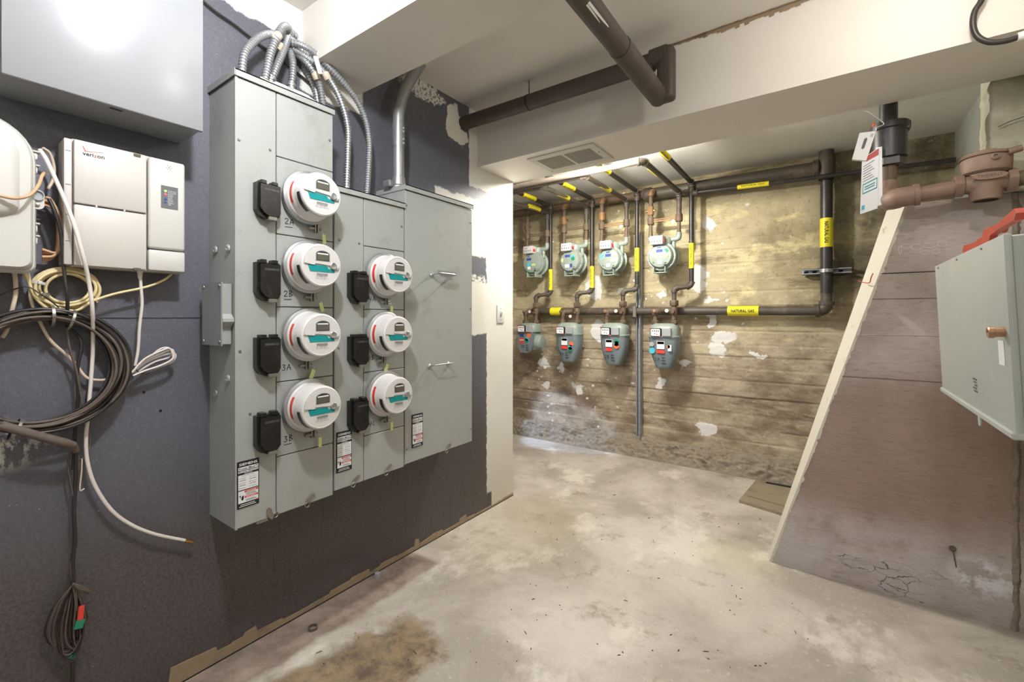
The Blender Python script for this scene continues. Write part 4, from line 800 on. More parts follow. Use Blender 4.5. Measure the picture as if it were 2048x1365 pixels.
# ------------------------------------------------------------------ pipes and vent at the ceiling
t = thing('drain_pipe', 'dark insulated pipe hung from the ceiling, turning from wall to room', 'pipe', (.55, 1.93, 2.31))
rB = .038; zB, yB, xA, zA = 2.308, 1.935, 1.125, 2.152
MB().tube([(-.004, yB, 2.318), (.455, yB, 2.313)], rB, 20).build('branch_pipe', M['soil'], t); MB().tube([(.458, yB, 2.313), (xA - .02, yB, zB)], rB * 1.03, 20).build('branch_pipe', M['soil'], t)
MB().tube([(xA - .03, yB, zB + .01), (xA + .035, yB, zB + .012), (xA + .04, yB, zB + .012)], rB * 1.1, 20).build('corner_sleeve', M['soil'], t)
MB().rbox(xA - .002, xA + .07, yB - .03, yB + .036, zA - .03, zB + .045, .02, 3).build('vertical_sleeve', M['soil'], t)
MB().tube([(xA, yB + .01, zA), (xA, 1.50, zA + .002)], rB * 1.06, 20).build('run_pipe', M['soil'], t); MB().tube([(xA, 1.5, zA + .002), (xA, -.3, zA + .01)], rB * 1.0, 20).build('run_pipe', M['soil'], t)
MB().cyl((.457, yB, 2.35), (.457, yB, ZC), .003, 8).build('hanger_rod', M['irondust'], t); MB().rbox(.435, .479, yB - .012, yB + .012, ZC - .004, ZC - .0005, .001, 1).build('hanger_plate', M['vent'], t)
MB().lathe([(rB * 1.05, -.004), (rB * 1.07, 0), (rB * 1.05, .004)], (.457, yB, 2.313), UX, 20).build('hanger_loop', M['ink'], t)
mb = MB(); p0 = Vector((xA, 1.30, zA)); 
mb.lathe([(rB * 1.012, 0), (rB * 1.015, .05), (rB * 1.012, .15)], (xA, 1.20, zA + .004), UY, 8, R(42), R(64)); mb.build('paint_smear', M['wplaster'], t)
t = thing('ceiling_vent', 'dusty white exhaust vent grille set in the underside of the beam', 'vent', (.53, 2.25, Z2))
x0, x1, y0, y1 = .322, .732, 2.115, 2.39; xm = (x0 + x1) / 2 + .0; zf = Z2 - .008
MB().rbox(x0, x1, y0, y0 + .045, zf, Z2, .002, 1).rbox(x0, x1, y1 - .045, y1, zf, Z2, .002, 1).box(x0, x0 + .04, y0 + .0451, y1 - .0451, zf + .0003, Z2).box(x1 - .04, x1, y0 + .0451, y1 - .0451, zf + .0003, Z2).box(xm - .008, xm + .008, y0 + .0451, y1 - .0451, zf + .0003, Z2).build('frame', M['vent'], t)
MB().box(x0 + .03, x1 - .03, y0 + .03, y1 - .03, Z2 - .0012, Z2 - .0006).build('dusty_backing', M['ventdust'], t, 0)
nb = 26
for side in (0, 1):
    xa, xb = (x0 + .04, xm - .008) if side == 0 else (xm + .008, x1 - .04)
    for k in range(nb): yy = y0 + .048 + (y1 - y0 - .096) * k / (nb - 1); MB().box(xa, xb, yy - .0016, yy + .0016, Z2 - .006, Z2 - .0015).build('louvre', M['ventdust' if (k * 7 + side) % 3 else 'vent'], t, 0)
for a, b in ((x0 + .02, y1 - .02), (x1 - .02, y0 + .12)): screw(t, (a, b, zf), -UZ, .0035, 'steel')
P = [at(1968, -30, y=2.03), at(1963, 0, y=2.03), at(1950, 22, y=2.03), at(1946, 48, y=2.03), at(1954, 72, y=2.03), at(1978, 84, y=2.03), at(2010, 82, y=2.03), at(2038, 74, y=2.03)]
t = thing('hanging_cord', 'thick black cord with a white plug looping down from the ceiling', 'cord', P[4])
MB().tube(spl([Vector((P[0].x, 2.03, ZC))] + P, 6), .0085, 12).build('cord', M['bcable'], t, 60)
d = (P[-1] - P[-2]).normalized(); MB().tube([P[-1] - d * .004, P[-1] + d * .05], [.013, .016], 14).build('plug', M['white'], t)
# ------------------------------------------------------------------ gas piping
def arc(a, c, b, r, n=8):
    """elbow centre line at corner c between a and b"""
    d0 = (Vector(a) - c).normalized(); d1 = (Vector(b) - c).normalized(); p0, p1 = c + d0 * r, c + d1 * r
    return [(1 - t) ** 2 * p0 + 2 * t * (1 - t) * c + t * t * p1 for t in [i / n for i in range(n + 1)]]
def run(parent, pts, r, m, fm, n=14, el=True, collar=True):
    P = [Vector(p) for p in pts]; k = r * 1.7
    for i in range(len(P) - 1):
        a, b = P[i], P[i + 1]; d = (b - a).normalized()
        MB().cyl(a + d * (k * .7 if i else 0), b - d * (k * .7 if i < len(P) - 2 else 0), r, n).build('pipe', M[m], parent, 50)
    if el:
        for i in range(1, len(P) - 1):
            A = arc(P[i - 1], P[i], P[i + 1], k); mb = MB().tube(A, r * 1.22, n)
            if collar:
                for p, q in ((A[0], A[1]), (A[-1], A[-2])): dd = (p - q).normalized(); mb.cyl(p - dd * r * .5, p + dd * r * .25, r * 1.42, n)
            mb.build('elbow', M[fm], parent, 50)
def tape_label(parent, a, b, r, txt=True, face=-UY, up=None):
    a, b = Vector(a), Vector(b); l = MB().cyl(a, b, r * 1.05, 16).build('gas_label', M['yellow'], parent, 50)
    if txt:
        d = (b - a); L = d.length; d.normalize(); v = face.cross(d) if up is None else up; v.normalize(); c = (a + b) / 2 + face * (r * 1.09)
        mb = MB(); text(mb, 'NATURAL GAS', c, d, v, L * .74, r * .62, True, True); mb.build('label_lettering', M['ink'], l, 0)
def collar(parent, p, d, r, h, m='rust', name='fitting', n=12): 
    p = Vector(p); MB().lathe([(r * .9, -h / 2), (r, -h / 2 + h * .15), (r, h / 2 - h * .15), (r * .9, h / 2)], p, d, n).build(name, M[m], parent, 40)
YP = 3.765
# the big supply loop: main along the top, down the right, back along the lower row
t = thing('gas_main_pipe', 'thick dark gas main framing the meter wall from ceiling to lower row', 'gas pipe', (1.705, YP, 1.24))
xv = at(1653, 450, y=YP).x; zt = 2.232
MB().cyl((xv - .055, YP, zt), (.47, YP, zt + .005), .049, 18).build('pipe', M['irondust'], t, 50)
MB().cyl((.47, YP, zt + .01), (-1.2, YP, zt + .03), .036, 16).build('pipe', M['rust'], t, 50)
collar(t, (xv, YP, zt), UZ, .050, .17, 'irondust', 'tee', 18); collar(t, (xv - .06, YP, zt), UX, .060, .04, 'irondust', 'tee_collar', 18); collar(t, (.47, YP, zt + .006), UX, .058, .07, 'irondust', 'reducer', 18)
MB().cyl((xv, YP, zt + .04), (xv, YP, ZB), .042, 14).build('pipe', M['irondust'], t, 50)
run(t, [(xv, YP, zt - .03), (xv, YP, 1.36)], .036, 'iron', 'iron', 18); run(t, [(xv, YP, 1.36), (xv, YP, 1.238), (-.70, YP, 1.248)], .033, 'irondust', 'irondust', 18)
collar(t, (xv, YP, zt - .06), UZ, .040, .04, 'galv', 'pipe_thread', 16)
a, b = at(1657, 437, y=YP), at(1655, 495, y=YP); tape_label(t, (xv, YP, a.z), (xv, YP, b.z), .0362)
a, b = at(1456, 616, y=YP), at(1518, 616, y=YP); tape_label(t, (a.x, YP, 1.241), (b.x, YP, 1.240), .0362)
a, b = at(1103, 621, y=YP), at(1124, 621, y=YP); tape_label(t, (a.x, YP, 1.2475), (b.x, YP, 1.2474), .0362, False)
# strut bracket clamping the vertical pipe
a, b = at(1604, 546, y=3.83), at(1703, 541, y=3.83); zz = (a.z + b.z) / 2
t = thing('strut_bracket', 'short horizontal galvanised strut clamping the vertical gas main', 'bracket', (xv, 3.83, zz))
def strut(parent, a, b, vertical):
    mb = MB(); w_ = .0205; y0, y1 = 3.782, 3.832
    if vertical:
        x = a[0]; mb.box(x - w_, x + w_, y1 - .003, y1, a[2], b[2]).box(x - w_, x - w_ + .003, y0, y1, a[2], b[2]).box(x + w_ - .003, x + w_, y0, y1, a[2], b[2])
        mb.box(x - w_, x - w_ + .009, y0, y0 + .003, a[2], b[2]).box(x + w_ - .009, x + w_, y0, y0 + .003, a[2], b[2])
    else:
        z = a[2]; mb.box(a[0], b[0], y1 - .003, y1, z - w_, z + w_).box(a[0], b[0], y0, y1, z - w_, z - w_ + .003).box(a[0], b[0], y0, y1, z + w_ - .003, z + w_)
        mb.box(a[0], b[0], y0, y0 + .003, z - w_, z - w_ + .009).box(a[0], b[0], y0, y0 + .003, z + w_ - .009, z + w_)
    mb.build('channel', M['zinc'], parent, 0)
    n = int(((b[2] - a[2]) if vertical else (b[0] - a[0])) / .05)
    for k in range(n):
        c = ((a[0], y1 - .0035, a[2] + .025 + k * .05) if vertical else (a[0] + .025 + k * .05, y1 - .0035, a[2]))
        MB().prism(rrect(.014, .028, .0065, 3) if vertical else rrect(.028, .014, .0065, 3), c, UX, UZ, -.0005).build('slot', M['dark'], parent, 0)
strut(t, (a.x, 0, zz), (b.x, 0, zz), False)
MB().lathe([(.0375, -.012), (.041, -.012), (.041, .012), (.0375, .012)], (xv, YP, zz), UZ, 20).rbox(xv - .012, xv + .012, YP - .052, YP - .035, zz - .012, zz + .012, .002, 1).build('pipe_clamp', M['galv'], t)
xs_ = at(1281, 700, y=3.84).x
t = thing('strut_channel', 'tall vertical slotted steel strut between the right pair of gas meters', 'strut', (xs_, 3.84, .13))
strut(t, (xs_, 0, .13), (xs_, 0, 1.93), True)
MB().rbox(xs_ - .028, xs_ + .004, YP - .045, YP - .034, 1.19, 1.29, .004, 1).lathe([(.0375, -.010), (.040, -.010), (.040, .010), (.0375, .010)], (xs_ - .012, YP, 1.245), UX, 18).build('pipe_clamp', M['steel'], t)
# --- lower row: bell shaped meters with risers
def sup(w_, d, z, y0=0, n=32, e=3.2):
    out = []
    for k in range(n):
        a = 2 * math.pi * k / n; c, s = math.cos(a), math.sin(a)
        out.append(Vector((w_ * math.copysign(abs(c) ** (2 / e), c), y0 + d * math.copysign(abs(s) ** (2 / e), s), z)))
    return out
def sticker(parent, name, poly, x, y, z, m, par=None): return MB().prism(poly, (x, y, z), UX, UZ, -.0012).build(name, M[m], parent, 0)
def rect(w_, h): return [(-w_ / 2, -h / 2), (w_ / 2, -h / 2), (w_ / 2, h / 2), (-w_ / 2, h / 2)]
def scribble(mb, x, y, z, s=.03):
    for j in range(3):
        o = Vector((x, y, z - j * s * .75)); pts = [(k * .35, (k % 2) * .8 + .15 * math.sin(k * 2 + j)) for k in range(6 + j)]; strokes(mb, '', o, UX, UZ, s * .5, .003, [pts])
def lower_meter(loc, label, code, style, stickers):
    t = thing('gas_meter', label, 'gas meter', (0, 0, 0)); D = .088
    if style == 'bell':
        MB().loft([sup(.122, D + .004, -.125), sup(.124, D + .004, -.115), sup(.118, D, -.11), sup(.118, D, -.06), sup(.108, D * .9, -.035), sup(.085, D * .7, -.018), sup(.075, D * .6, -.012)]).build('top_casting', M['gasgrey'], t, 40)
        lc = MB().loft([sup(.058, .050, -.372, -.01), sup(.064, .056, -.366, -.01), sup(.070, .06, -.345, -.008), sup(.088, .07, -.305, -.004), sup(.106, .080, -.255), sup(.114, D - .002, -.20), sup(.118, D, -.135), sup(.118, D, -.125)]).build('lower_case', M['gasblue'], t, 40); fy = -D
        iz, ix = -.085, -.035
    else:
        MB().loft([sup(.085, D + .004, -.105), sup(.095, D, -.10), sup(.095, D, -.05), sup(.085, D * .8, -.025), sup(.06, D * .6, -.015)]).build('top_casting', M['gasgrey'], t, 40)
        pl = [(-.085, -.02)] + [(.085 * math.cos(R(a)), -.12 + .10 * math.sin(R(a)) * 1.0) for a in range(195, 346, 10)] + [(.085, -.02)]
        lc = MB().prism(pl, (-.012, -D, -.085), UX, UZ, .05).build('lower_case', M['gasblue'], t, 40); fy = -D - .001
        MB().lathe([(.062, -.02), (.072, -.01), (.072, .05), (.06, .075), (0, .08)], (.055, .01, -.20), UX, 24).build('side_chamber', M['gasgrey'], t, 40)
        MB().rbox(-.08, .075, -.05, .07, -.28, -.09, .03, 3).build('rear_case', M['gasgrey'], t); iz, ix = -.072, -.035
    ib = MB().rbox(ix - .066 + .018, ix + .034, -D - .022, -D + .01, iz - .032, iz + .034, .008, 2).build('index_box', M['ink'], t)
    MB().prism(rrect(.072, .056, .010), (ix - .007, -D - .0225, iz + .001), UX, UZ, -.001).build('dial_plate', M['paper'], ib, 0)
    mb = MB()
    for k in range(4):
        a = Vector((ix - .030 + k * .0155, -D - .0238, iz + .013)); mb.add([a + UX * (.006 * math.cos(q)) + UZ * (.006 * math.sin(q)) for q in [2 * math.pi * i / 8 for i in range(8)]], [tuple(range(8))])
    for k in range(2): a = Vector((ix - .012 + k * .016, -D - .0238, iz - .008 - .006 * k)); mb.add([a + UX * (.005 * math.cos(q)) + UZ * (.005 * math.sin(q)) for q in [2 * math.pi * i / 8 for i in range(8)]], [tuple(range(8))])
    mb.build('dials', M['greyink'], ib, 0)
    MB().rbox(ix + .040, ix + .110 - (.012 if style != 'bell' else 0), -D - .018, -D + .01, iz - .030, iz + .036, .004, 1).build('blank_cover', M['idxgrey'], t)
    for a, b in ((ix - .050, iz + .034), (ix + .030, iz - .030)): MB().lathe([(.0065, 0), (.006, .003), (0, .004)], (a, -D - .021, b), -UY, 10).build('red_seal', M['red'], t)
    for nm, poly, x, z, m in stickers: sticker(t, nm, poly, x, fy - .0012, z, m)
    mb = MB(); strokes(mb, code, (-.055, fy - .0016, -.312 if style == 'bell' else -.255), UX, UZ, .026, .0032); scribble(mb, .0, fy - .0016, -.292 if style == 'bell' else -.238); mb.build('marker_writing', M['ink'], t, 0)
    for x in (-.078, .072): 
        s = 1 if style == 'bell' else .8
        MB().lathe([(.024, -.03), (.024, -.018), (.030, -.014), (.030, .010), (.024, .014)], (x * s, 0, 0), UZ, 8).build('swivel_nut', M['rust'], t, 30)
    t.location = loc; return t
def red_label(x, z): return [('print_label', rect(.060, .062), x, z, 'paper'), ('red_print', rect(.054, .020), x, z + .018, 'red'), ('red_sticker', rect(.062, .026), x, z - .052, 'red')]
lows = [(1062, 'old style', '3B', [('blue_sticker', rect(.045, .026), -.048, -.135, 'blue'), ('red_print', rect(.045, .018), -.048, -.165, 'red'), ('paper_strip', rect(.045, .008), -.048, -.180, 'paper'), ('red_sticker', rect(.05, .026), -.048, -.203, 'red'), ('orange_disc', circ(.024), .035, -.135, 'orange'), ('green_disc', circ(.021), .005, -.185, 'green'), ('cyan_disc', circ(.020), .014, -.17, 'cyan')], 'blue-grey gas meter with round belly, lower row, nearest the white wall end'),
        (1140, 'bell', '3A', red_label(-.010, -.185) + [('orange_disc', circ(.022), .060, -.205, 'orange'), ('green_disc', circ(.022), .050, -.252, 'green'), ('cyan_disc', circ(.022), .052, -.235, 'cyan')], 'blue-grey bell shaped gas meter of the lower row marked 3A'),
        (1230, 'bell', '2B', red_label(-.018, -.185) + [('green_disc', circ(.022), .052, -.168, 'green'), ('orange_disc', circ(.024), .050, -.205, 'orange'), ('cyan_disc', circ(.022), .050, -.187, 'cyan')], 'blue-grey bell shaped gas meter of the lower row marked 2B'),
        (1330, 'bell', '2A', red_label(-.008, -.185) + [('grey_disc', circ(.019), -.08, -.18, 'idxgrey'), ('cyan_disc', circ(.024), -.076, -.23, 'cyan'), ('orange_disc', circ(.014), .052, -.195, 'orange'), ('paper_patch', rect(.028, .05), .062, -.205, 'paper')], 'blue-grey bell shaped gas meter of the lower row marked 2A')]
rx = [at(p, 500, y=3.70).x for p in (1101, 1184, 1274, 1383)]
GL, GP = 'gas meters on the concrete wall', 'gas meter risers'
ZR = 2.262
riser_end = [(1040, 380), (1110, 357), (1215, 325), (1300, 270)]
lab_px = [(535, 582), (528, 570), (500, 545), (487, 537)]
for i, (px, style, code, stk, lb_) in enumerate(lows):
    mx = at(px, 640, y=3.655).x; zt_ = 1.155 if style == 'bell' else 1.150
    o = lower_meter((mx, 3.655, zt_), lb_, code, 'bell' if style == 'bell' else 'old', stk); o['group'] = GL
    s = 1 if style == 'bell' else .8; xr, xl = mx + .072 * s, mx - .078 * s
    t = thing('gas_riser', 'black gas riser with rusty lower fittings feeding meter ' + code, 'gas pipe', (rx[i], 3.70, 1.3), GP)
    ze = 1.40
    MB().cyl((xr, 3.655, zt_ + .01), (xr, 3.655, 1.30), .019, 12).build('nipple', M['rust'], t, 50)
    collar(t, (xr, 3.655, 1.245), UZ, .028, .06, 'rust', 'gas_cock'); collar(t, (xr, 3.655, 1.305), UZ, .035, .045, 'rust', 'union_nut', 6)
    MB().cyl((xr, 3.655, 1.235), (xr, 3.608, 1.235), .013, 8).build('cock_stem', M['rust'], t, 50)
    MB().lathe([(.015, 0), (.015, .002), (.005, .002), (.005, .001), (0, .001)], (xr - .045, 3.61, 1.245 if i != 1 else 1.20), -UY, 14).build('white_tag', M['white'], t)
    zl = 1.345 if i == 0 else 1.36
    P = [Vector((xr, 3.655, 1.33)), Vector((xr, 3.655, 1.40 + .008 * i)), Vector((rx[i], 3.70, 1.415 + .008 * i)), Vector((rx[i], 3.70, 1.50))]
    run(t, P, .018, 'irondust', 'irondust')
    e = at(*riser_end[i], z=ZR); run(t, [(rx[i], 3.70, 1.47), (rx[i], 3.70, ZR), (rx[i] + .02, e.y - .15, ZR)], .0185, 'iron', 'irondust')
    collar(t, (rx[i], 3.70, ZR - .06), UZ, .025, .04, 'irondust')
    za, zb_ = at(1300, lab_px[i][0], y=3.70).z, 0
    c0 = at((1101, 1184, 1274, 1383)[i], lab_px[i][0] - 0, y=3.70); hh = .20
    zc0 = at((1101, 1184, 1274, 1383)[i], (560, 555, 520, 512)[i], y=3.70).z
    tape_label(t, (rx[i], 3.70, zc0 + hh / 2), (rx[i], 3.70, zc0 - hh / 2), .0187)
    yl = (3.30, 3.22, 2.98, 2.93)[i]; tape_label(t, (rx[i] + .015, yl + .10, ZR), (rx[i] + .015, yl - .10, ZR), .0187, True, Vector((.35, -.2, -.9)).normalized())
    # feed from the main into the left spud
    f = thing('meter_feed', 'rusty feed elbow from the lower main into meter ' + code, 'gas pipe', (xl, 3.655, 1.2), 'rusty meter feeds')
    run(f, [(xl, 3.655, zt_ + .01), (xl, 3.655, 1.243), (xl + .055, 3.70, 1.243), (xl + .06, YP - .02, 1.243)], .018, 'rust', 'rust', 12, True, True)
    MB().lathe([(.014, 0), (.016, .004), (.011, .010), (0, .011)], (xl + .004, 3.615, 1.243), -UY, 10).build('pipe_plug', M['copper' if i > 1 else 'rust'], f, 40)
# --- upper row: round meters
def upper_meter(loc, label, stickers, code):
    t = thing('gas_meter', label, 'gas meter', (0, 0, 0)); r = .108
    MB().lathe([(0, -.095), (.05, -.094), (.088, -.086), (.097, -.07), (.100, -.055), (.112, -.055), (.116, -.050), (.116, -.036), (.110, -.034), (.100, -.03), (.100, .03), (.110, .034), (.116, .036), (.116, .05), (.11, .055), (.098, .055), (.09, .07), (0, .085)], (0, 0, 0), UY, 40).build('drum', M['gasgrey'], t, 35)
    for k in range(12): a = R(15 + 30 * k); MB().lathe([(.005, 0), (.005, .003), (0, .004)], (.108 * math.cos(a), -.0555, .108 * math.sin(a)), -UY, 8).build('flange_bolt', M['steel'], t)
    for s in (-.05, .04): MB().rbox(s - .004, s + .004, -.085, .04, -.135, -.085, .002, 1).build('foot', M['gasgrey'], t)
    MB().rbox(-.056, .05, -.082, -.05, -.137, -.128, .002, 1).build('foot_plate', M['gasgrey'], t)
    MB().loft([[Vector((a * .06, -.01 + b * .05, .07)) for a, b in circ(1, 20)], [Vector((a * .075, -.01 + b * .055, .12)) for a, b in circ(1, 20)], [Vector((a * .07, -.01 + b * .05, .15)) for a, b in circ(1, 20)], [Vector((a * .03, -.01 + b * .03, .162)) for a, b in circ(1, 20)]]).build('neck', M['gasgrey'], t, 40)
    ib = MB().rbox(-.068, .034, -.125, -.04, .088, .158, .006, 2).build('index_box', M['idx'], t)
    mb = MB()
    for k in range(4): c = Vector((-.052 + k * .022, -.1256, .112)); mb.add([c + UX * (.006 * math.cos(q)) + UZ * (.006 * math.sin(q)) for q in [2 * math.pi * i / 8 for i in range(8)]], [tuple(range(8))])
    for k in range(2): c = Vector((-.046 + k * .02, -.1256, .137)); mb.add([c + UX * (.005 * math.cos(q)) + UZ * (.005 * math.sin(q)) for q in [2 * math.pi * i / 8 for i in range(8)]], [tuple(range(8))])
    mb.build('dials', M['greyink'], ib, 0)
    MB().rbox(.033, .040, -.11, -.075, .105, .13, .002, 1).build('red_seal', M['red'], ib)
    MB().tube(spl([(.03, -.01, .13), (.08, -.005, .135), (.118, -.005, .14), (.126, -.005, .155), (.126, -.005, .185)], 5), .021, 14).build('outlet_spud', M['gasgrey'], t); MB().tube(spl([(-.05, -.005, .13), (-.085, -.005, .135), (-.10, -.005, .145), (-.10, -.005, .18)], 5), .02, 14).build('inlet_spud', M['gasgrey'], t)
    MB().cyl((.085, .0, .05), (.085, .0, .12), .016, 12).cyl((-.08, 0, .06), (-.08, 0, .12), .014, 12).build('flow_tube', M['gasgrey'], t)
    for nm, poly, x, z, m in stickers: MB().prism(poly, (x, -.0962 + .022 * ((x * x + z * z) / .0081) ** 2, z), UX, UZ, -.0015).build(nm, M[m], t, 0)
    mb = MB(); [strokes(mb, code, (-.055 + .1 * k * .8, -.091, -.055 + .01 * k), UX, UZ, .022, .003) for k in (0,)]; scribble(mb, .03, -.090, -.045, .022); mb.build('marker_writing', M['ink'], t, 0)
    t.location = loc; return t
def bluep(x, z): return [('blue_sticker', rect(.05, .022), x, z, 'blue'), ('blue_print', rect(.03, .010), x - .004, z + .026, 'blue')]
ups = [(1066, 527, bluep(-.02, .035) + [('orange_sticker', rect(.026, .036), -.062, .045, 'orange'), ('cyan_disc', circ(.018), -.018, -.015, 'cyan'), ('paper_patch', rect(.034, .026), -.02, -.048, 'paper'), ('yellow_patch', rect(.042, .020), .03, -.02, 'palegreen')], 'pale grey round gas meter of the upper row with orange sticker at its rim', '3B'),
       (1142, 523, bluep(-.015, .045) + [('orange_sticker', rect(.036, .018), .04, .068, 'orange'), ('green_disc', circ(.018), .04, .018, 'green'), ('cyan_disc', circ(.02), .04, .030, 'cyan'), ('yellow_disc', circ(.017), -.065, .01, 'palegreen'), ('paper_patch', rect(.042, .03), -.02, -.045, 'paper'), ('blue_patch', rect(.022, .03), .022, -.042, 'blue')], 'pale grey round gas meter of the upper row with pale yellow disc', '3A'),
       (1220, 520, bluep(.0, .035) + [('cyan_disc', circ(.02), -.055, .028, 'cyan'), ('paper_patch', rect(.045, .024), .045, -.012, 'paper'), ('white_patch', rect(.034, .03), .0, -.05, 'paper')], 'pale grey round gas meter of the upper row with one cyan disc and blank patches', '2B'),
       (1322, 513, bluep(.0, .04) + [('green_disc', circ(.018), .050, .038, 'green'), ('cyan_disc', circ(.022), -.06, .025, 'idxgrey'), ('yellow_disc', circ(.02), .048, .002, 'palegreen'), ('paper_patch', rect(.036, .032), .0, -.05, 'paper')], 'pale grey round gas meter of the upper row with one green disc', '2A')]
ZO = 2.19; ipx = (1047, 1117, 1195, 1290); opx = (1098, 1173, 1258, 1360)
for i, (px, py, stk, lb_, code) in enumerate(ups):
    p = at(px, py, y=3.60); o = upper_meter((p.x, 3.655, p.z), lb_, stk, code); o['group'] = GL
    c = o.location.copy(); xo, xi = c.x + .126, c.x - .10; zb0 = c.z + .185
    xo2 = at(opx[i], 420, y=3.655).x; xi2 = at(ipx[i], 440, y=3.70).x; zbar = (2.02, 2.035, 2.02, 2.035)[i] if False else at(1200, (468, 462, 452, 440)[i], y=3.655).z
    zbar = [at(a, b, y=3.655).z for a, b in ((1075, 470), (1145, 458), (1225, 450), (1325, 440))][i]
    t = thing('meter_bar', 'rusty iron bar and valve above the ' + lb_.replace('pale grey round gas meter of the upper row with', 'meter with'), 'gas pipe', (c.x, 3.655, zbar), 'rusty meter bars')
    xa, xb = xi + .0, xo + .0
    MB().box(xa, xb, 3.648, 3.654, zbar - .012, zbar - .002).box(xa, xb, 3.648, 3.654, zbar + .004, zbar + .012).build('bar', M['rustor' if i > 1 else 'rust'], t, 0)
    for x in (xa, xb): collar(t, (x, 3.655, zbar), UZ, .028, .06, 'rust', 'bar_end', 10)
    for x in (xa, xb): MB().tube([(x, 3.655, zbar - .02), (x, 3.65, zb0 + .02), (x, 3.65, zb0 - .015)], [.014, .016, .022], 10).build('swivel', M['rust'], t, 50)
    run(t, [(xa, 3.655, zbar + .02), (xa, 3.655, 2.225), (xa + .01, YP - .02, 2.245)], .017, 'rust', 'rustor' if i != 0 else 'rust')
    collar(t, (xa, 3.655, zbar + .085), UZ, .027, .07, 'rustor' if i else 'rust', 'gas_valve', 8); MB().cyl((xa - .036, 3.655, zbar + .085), (xa + .036, 3.655, zbar + .085), .012, 8).build('valve_key', M['brass' if i else 'rust'], t, 50)
    if i > 1: MB().lathe([(.015, 0), (.015, .002), (.005, .002), (0, .001)], (xb - .04, 3.63, zbar - .03), -UY, 14).build('white_tag', M['white'], t)
    g = thing('gas_branch', 'ceiling gas pipe leading from the ' + lb_.replace('pale grey round gas meter of the upper row with', 'meter with'), 'gas pipe', (xb, 3.655, ZO), 'gas pipes under the back ceiling')
    if i == 0: run(g, [(xb, 3.655, zbar + .02), (xb, 3.655, ZO), (xb - .03, 2.95, ZO - .02)], .0175, 'irondust', 'irondust')
    else:
        e = [None, at(1092, 373, z=ZO), at(1180, 350, z=ZO), at(1292, 321, z=ZO)][i]
        run(g, [(xb, 3.655, zbar + .02), (xb, 3.655, ZO), (xb + .01, e.y, ZO), (-1.3, e.y + .005, ZO + .01)], .0175 if i < 3 else .019, 'irondust', 'irondust')
    collar(g, (xb, 3.655, ZO - .05), UZ, .023, .035, 'irondust')
    yl = (3.42, 3.22, 3.20, 3.02)[i]; tape_label(g, (xb + .004, yl + .09, ZO), (xb + .004, yl - .09, ZO), .0177, True, Vector((.35, -.3, -.9)).normalized())
t = thing('thin_gas_pipe', 'thin black gas pipe with yellow label crossing the concrete toward the hanging papers', 'gas pipe', (1.4, 3.68, 2.17))
a, b = at(1388, 386, y=3.70), at(1900, 318, y=3.70); b = Vector((2.34, 3.70, a.z - .042)); MB().cyl(a, b, .0155, 12).build('pipe', M['iron'], t, 50); collar(t, a + UX * .01, UX, .024, .04, 'irondust')
q = lambda px: a.lerp(b, (at(px, 370, y=3.70).x - a.x) / (b.x - a.x)); tape_label(t, q(1475), q(1538), .016)
# ------------------------------------------------------------------ right side: water pipe, valve, cabinet
YW = 2.385
p = at(1777, 330, y=2.497); xw = p.x
t = thing('water_pipe', 'rusted water pipe with black union above the sloped concrete, turning along its top', 'pipe', (xw, YW, 1.7))
zel = at(1800, 395, y=YW).z; Y0 = 2.497
MB().cyl((xw, Y0, zel + .05), (xw, Y0, ZB), .0285, 18).build('riser', M['rust'], t, 50)
zz = lambda py: at(1777, py, y=Y0).z
MB().cyl((xw, Y0, zz(245)), (xw, Y0, ZB - .001), .0315, 18).build('upper_riser', M['iron'], t, 50)
u_ = MB().lathe([(.030, zz(320)), (.060, zz(318)), (.060, zz(264)), (.066, zz(262)), (.066, zz(250)), (.052, zz(248)), (.030, zz(247))], (xw + .004, Y0, 0), UZ, 28).build('union_body', M['iron'], t, 40)
MB().lathe([(.03, zz(334)), (.052, zz(333)), (.052, zz(312)), (.03, zz(311))], (xw + .006, Y0, 0), UZ, 6).build('hex_nut', M['iron'], t, 20)
MB().rbox(xw + .04, xw + .07, Y0 - .03, Y0 + .03, zz(268), zz(252), .004, 1).build('union_lug', M['iron'], t)
xv0, xv1 = at(1908, 385, y=YW).x, at(2036, 365, y=YW).x
A = spl([(xw, Y0, zel + .09), (xw - .002, Y0 - .012, zel + .04), (xw + .0, (Y0 + YW) / 2, zel + .006), (xw + .03, YW + .005, zel), (xw + .075, YW, zel + .002)], 6)
MB().tube(A, [.036] * 4 + [.041] * 14 + [.039] * (len(A) - 18), 18).cyl((xw + .068, YW, zel + .002), (xw + .084, YW, zel + .003), .043, 18).build('elbow', M['bronze'], t, 50)
MB().tube([(xw + .07, YW, zel + .002), (xv0 + .02, YW, zel + .012)], .0295, 18).build('run_pipe', M['bronze'], t, 50)
xm = (xv0 + xv1) / 2; zv = zel + .016
t = thing('water_meter', 'rusty brown bronze water meter with capped register on the water pipe', 'water meter', (xm, YW, zv - .06))
MB().lathe([(.028, 0), (.042, .001), (.042, .024), (.034, .028), (.036, .04), (.046, .06), (.050, .085), (.046, .11), (.036, .125), (.034, .135), (.042, .138), (.042, .162), (.03, .165)], (xv0, YW, zv), UX, 8).build('body', M['bronze'], t, 45)
MB().lathe([(.034, -.066), (.043, -.064), (.046, -.02), (.052, .03), (.066, .038), (.068, .044), (.070, .085), (.066, .092), (.0, .096)], (xv0 + .085, YW, zv), UZ, 32).build('register_housing', M['bronze'], t, 40)
lid = MB().lathe([(.0, .0), (.071, 0), (.073, .004), (.070, .012), (.03, .017), (0, .018)], (xv0 + .085, YW, zv + .093), UZ, 32).build('register_lid', M['bronze'], t, 40)
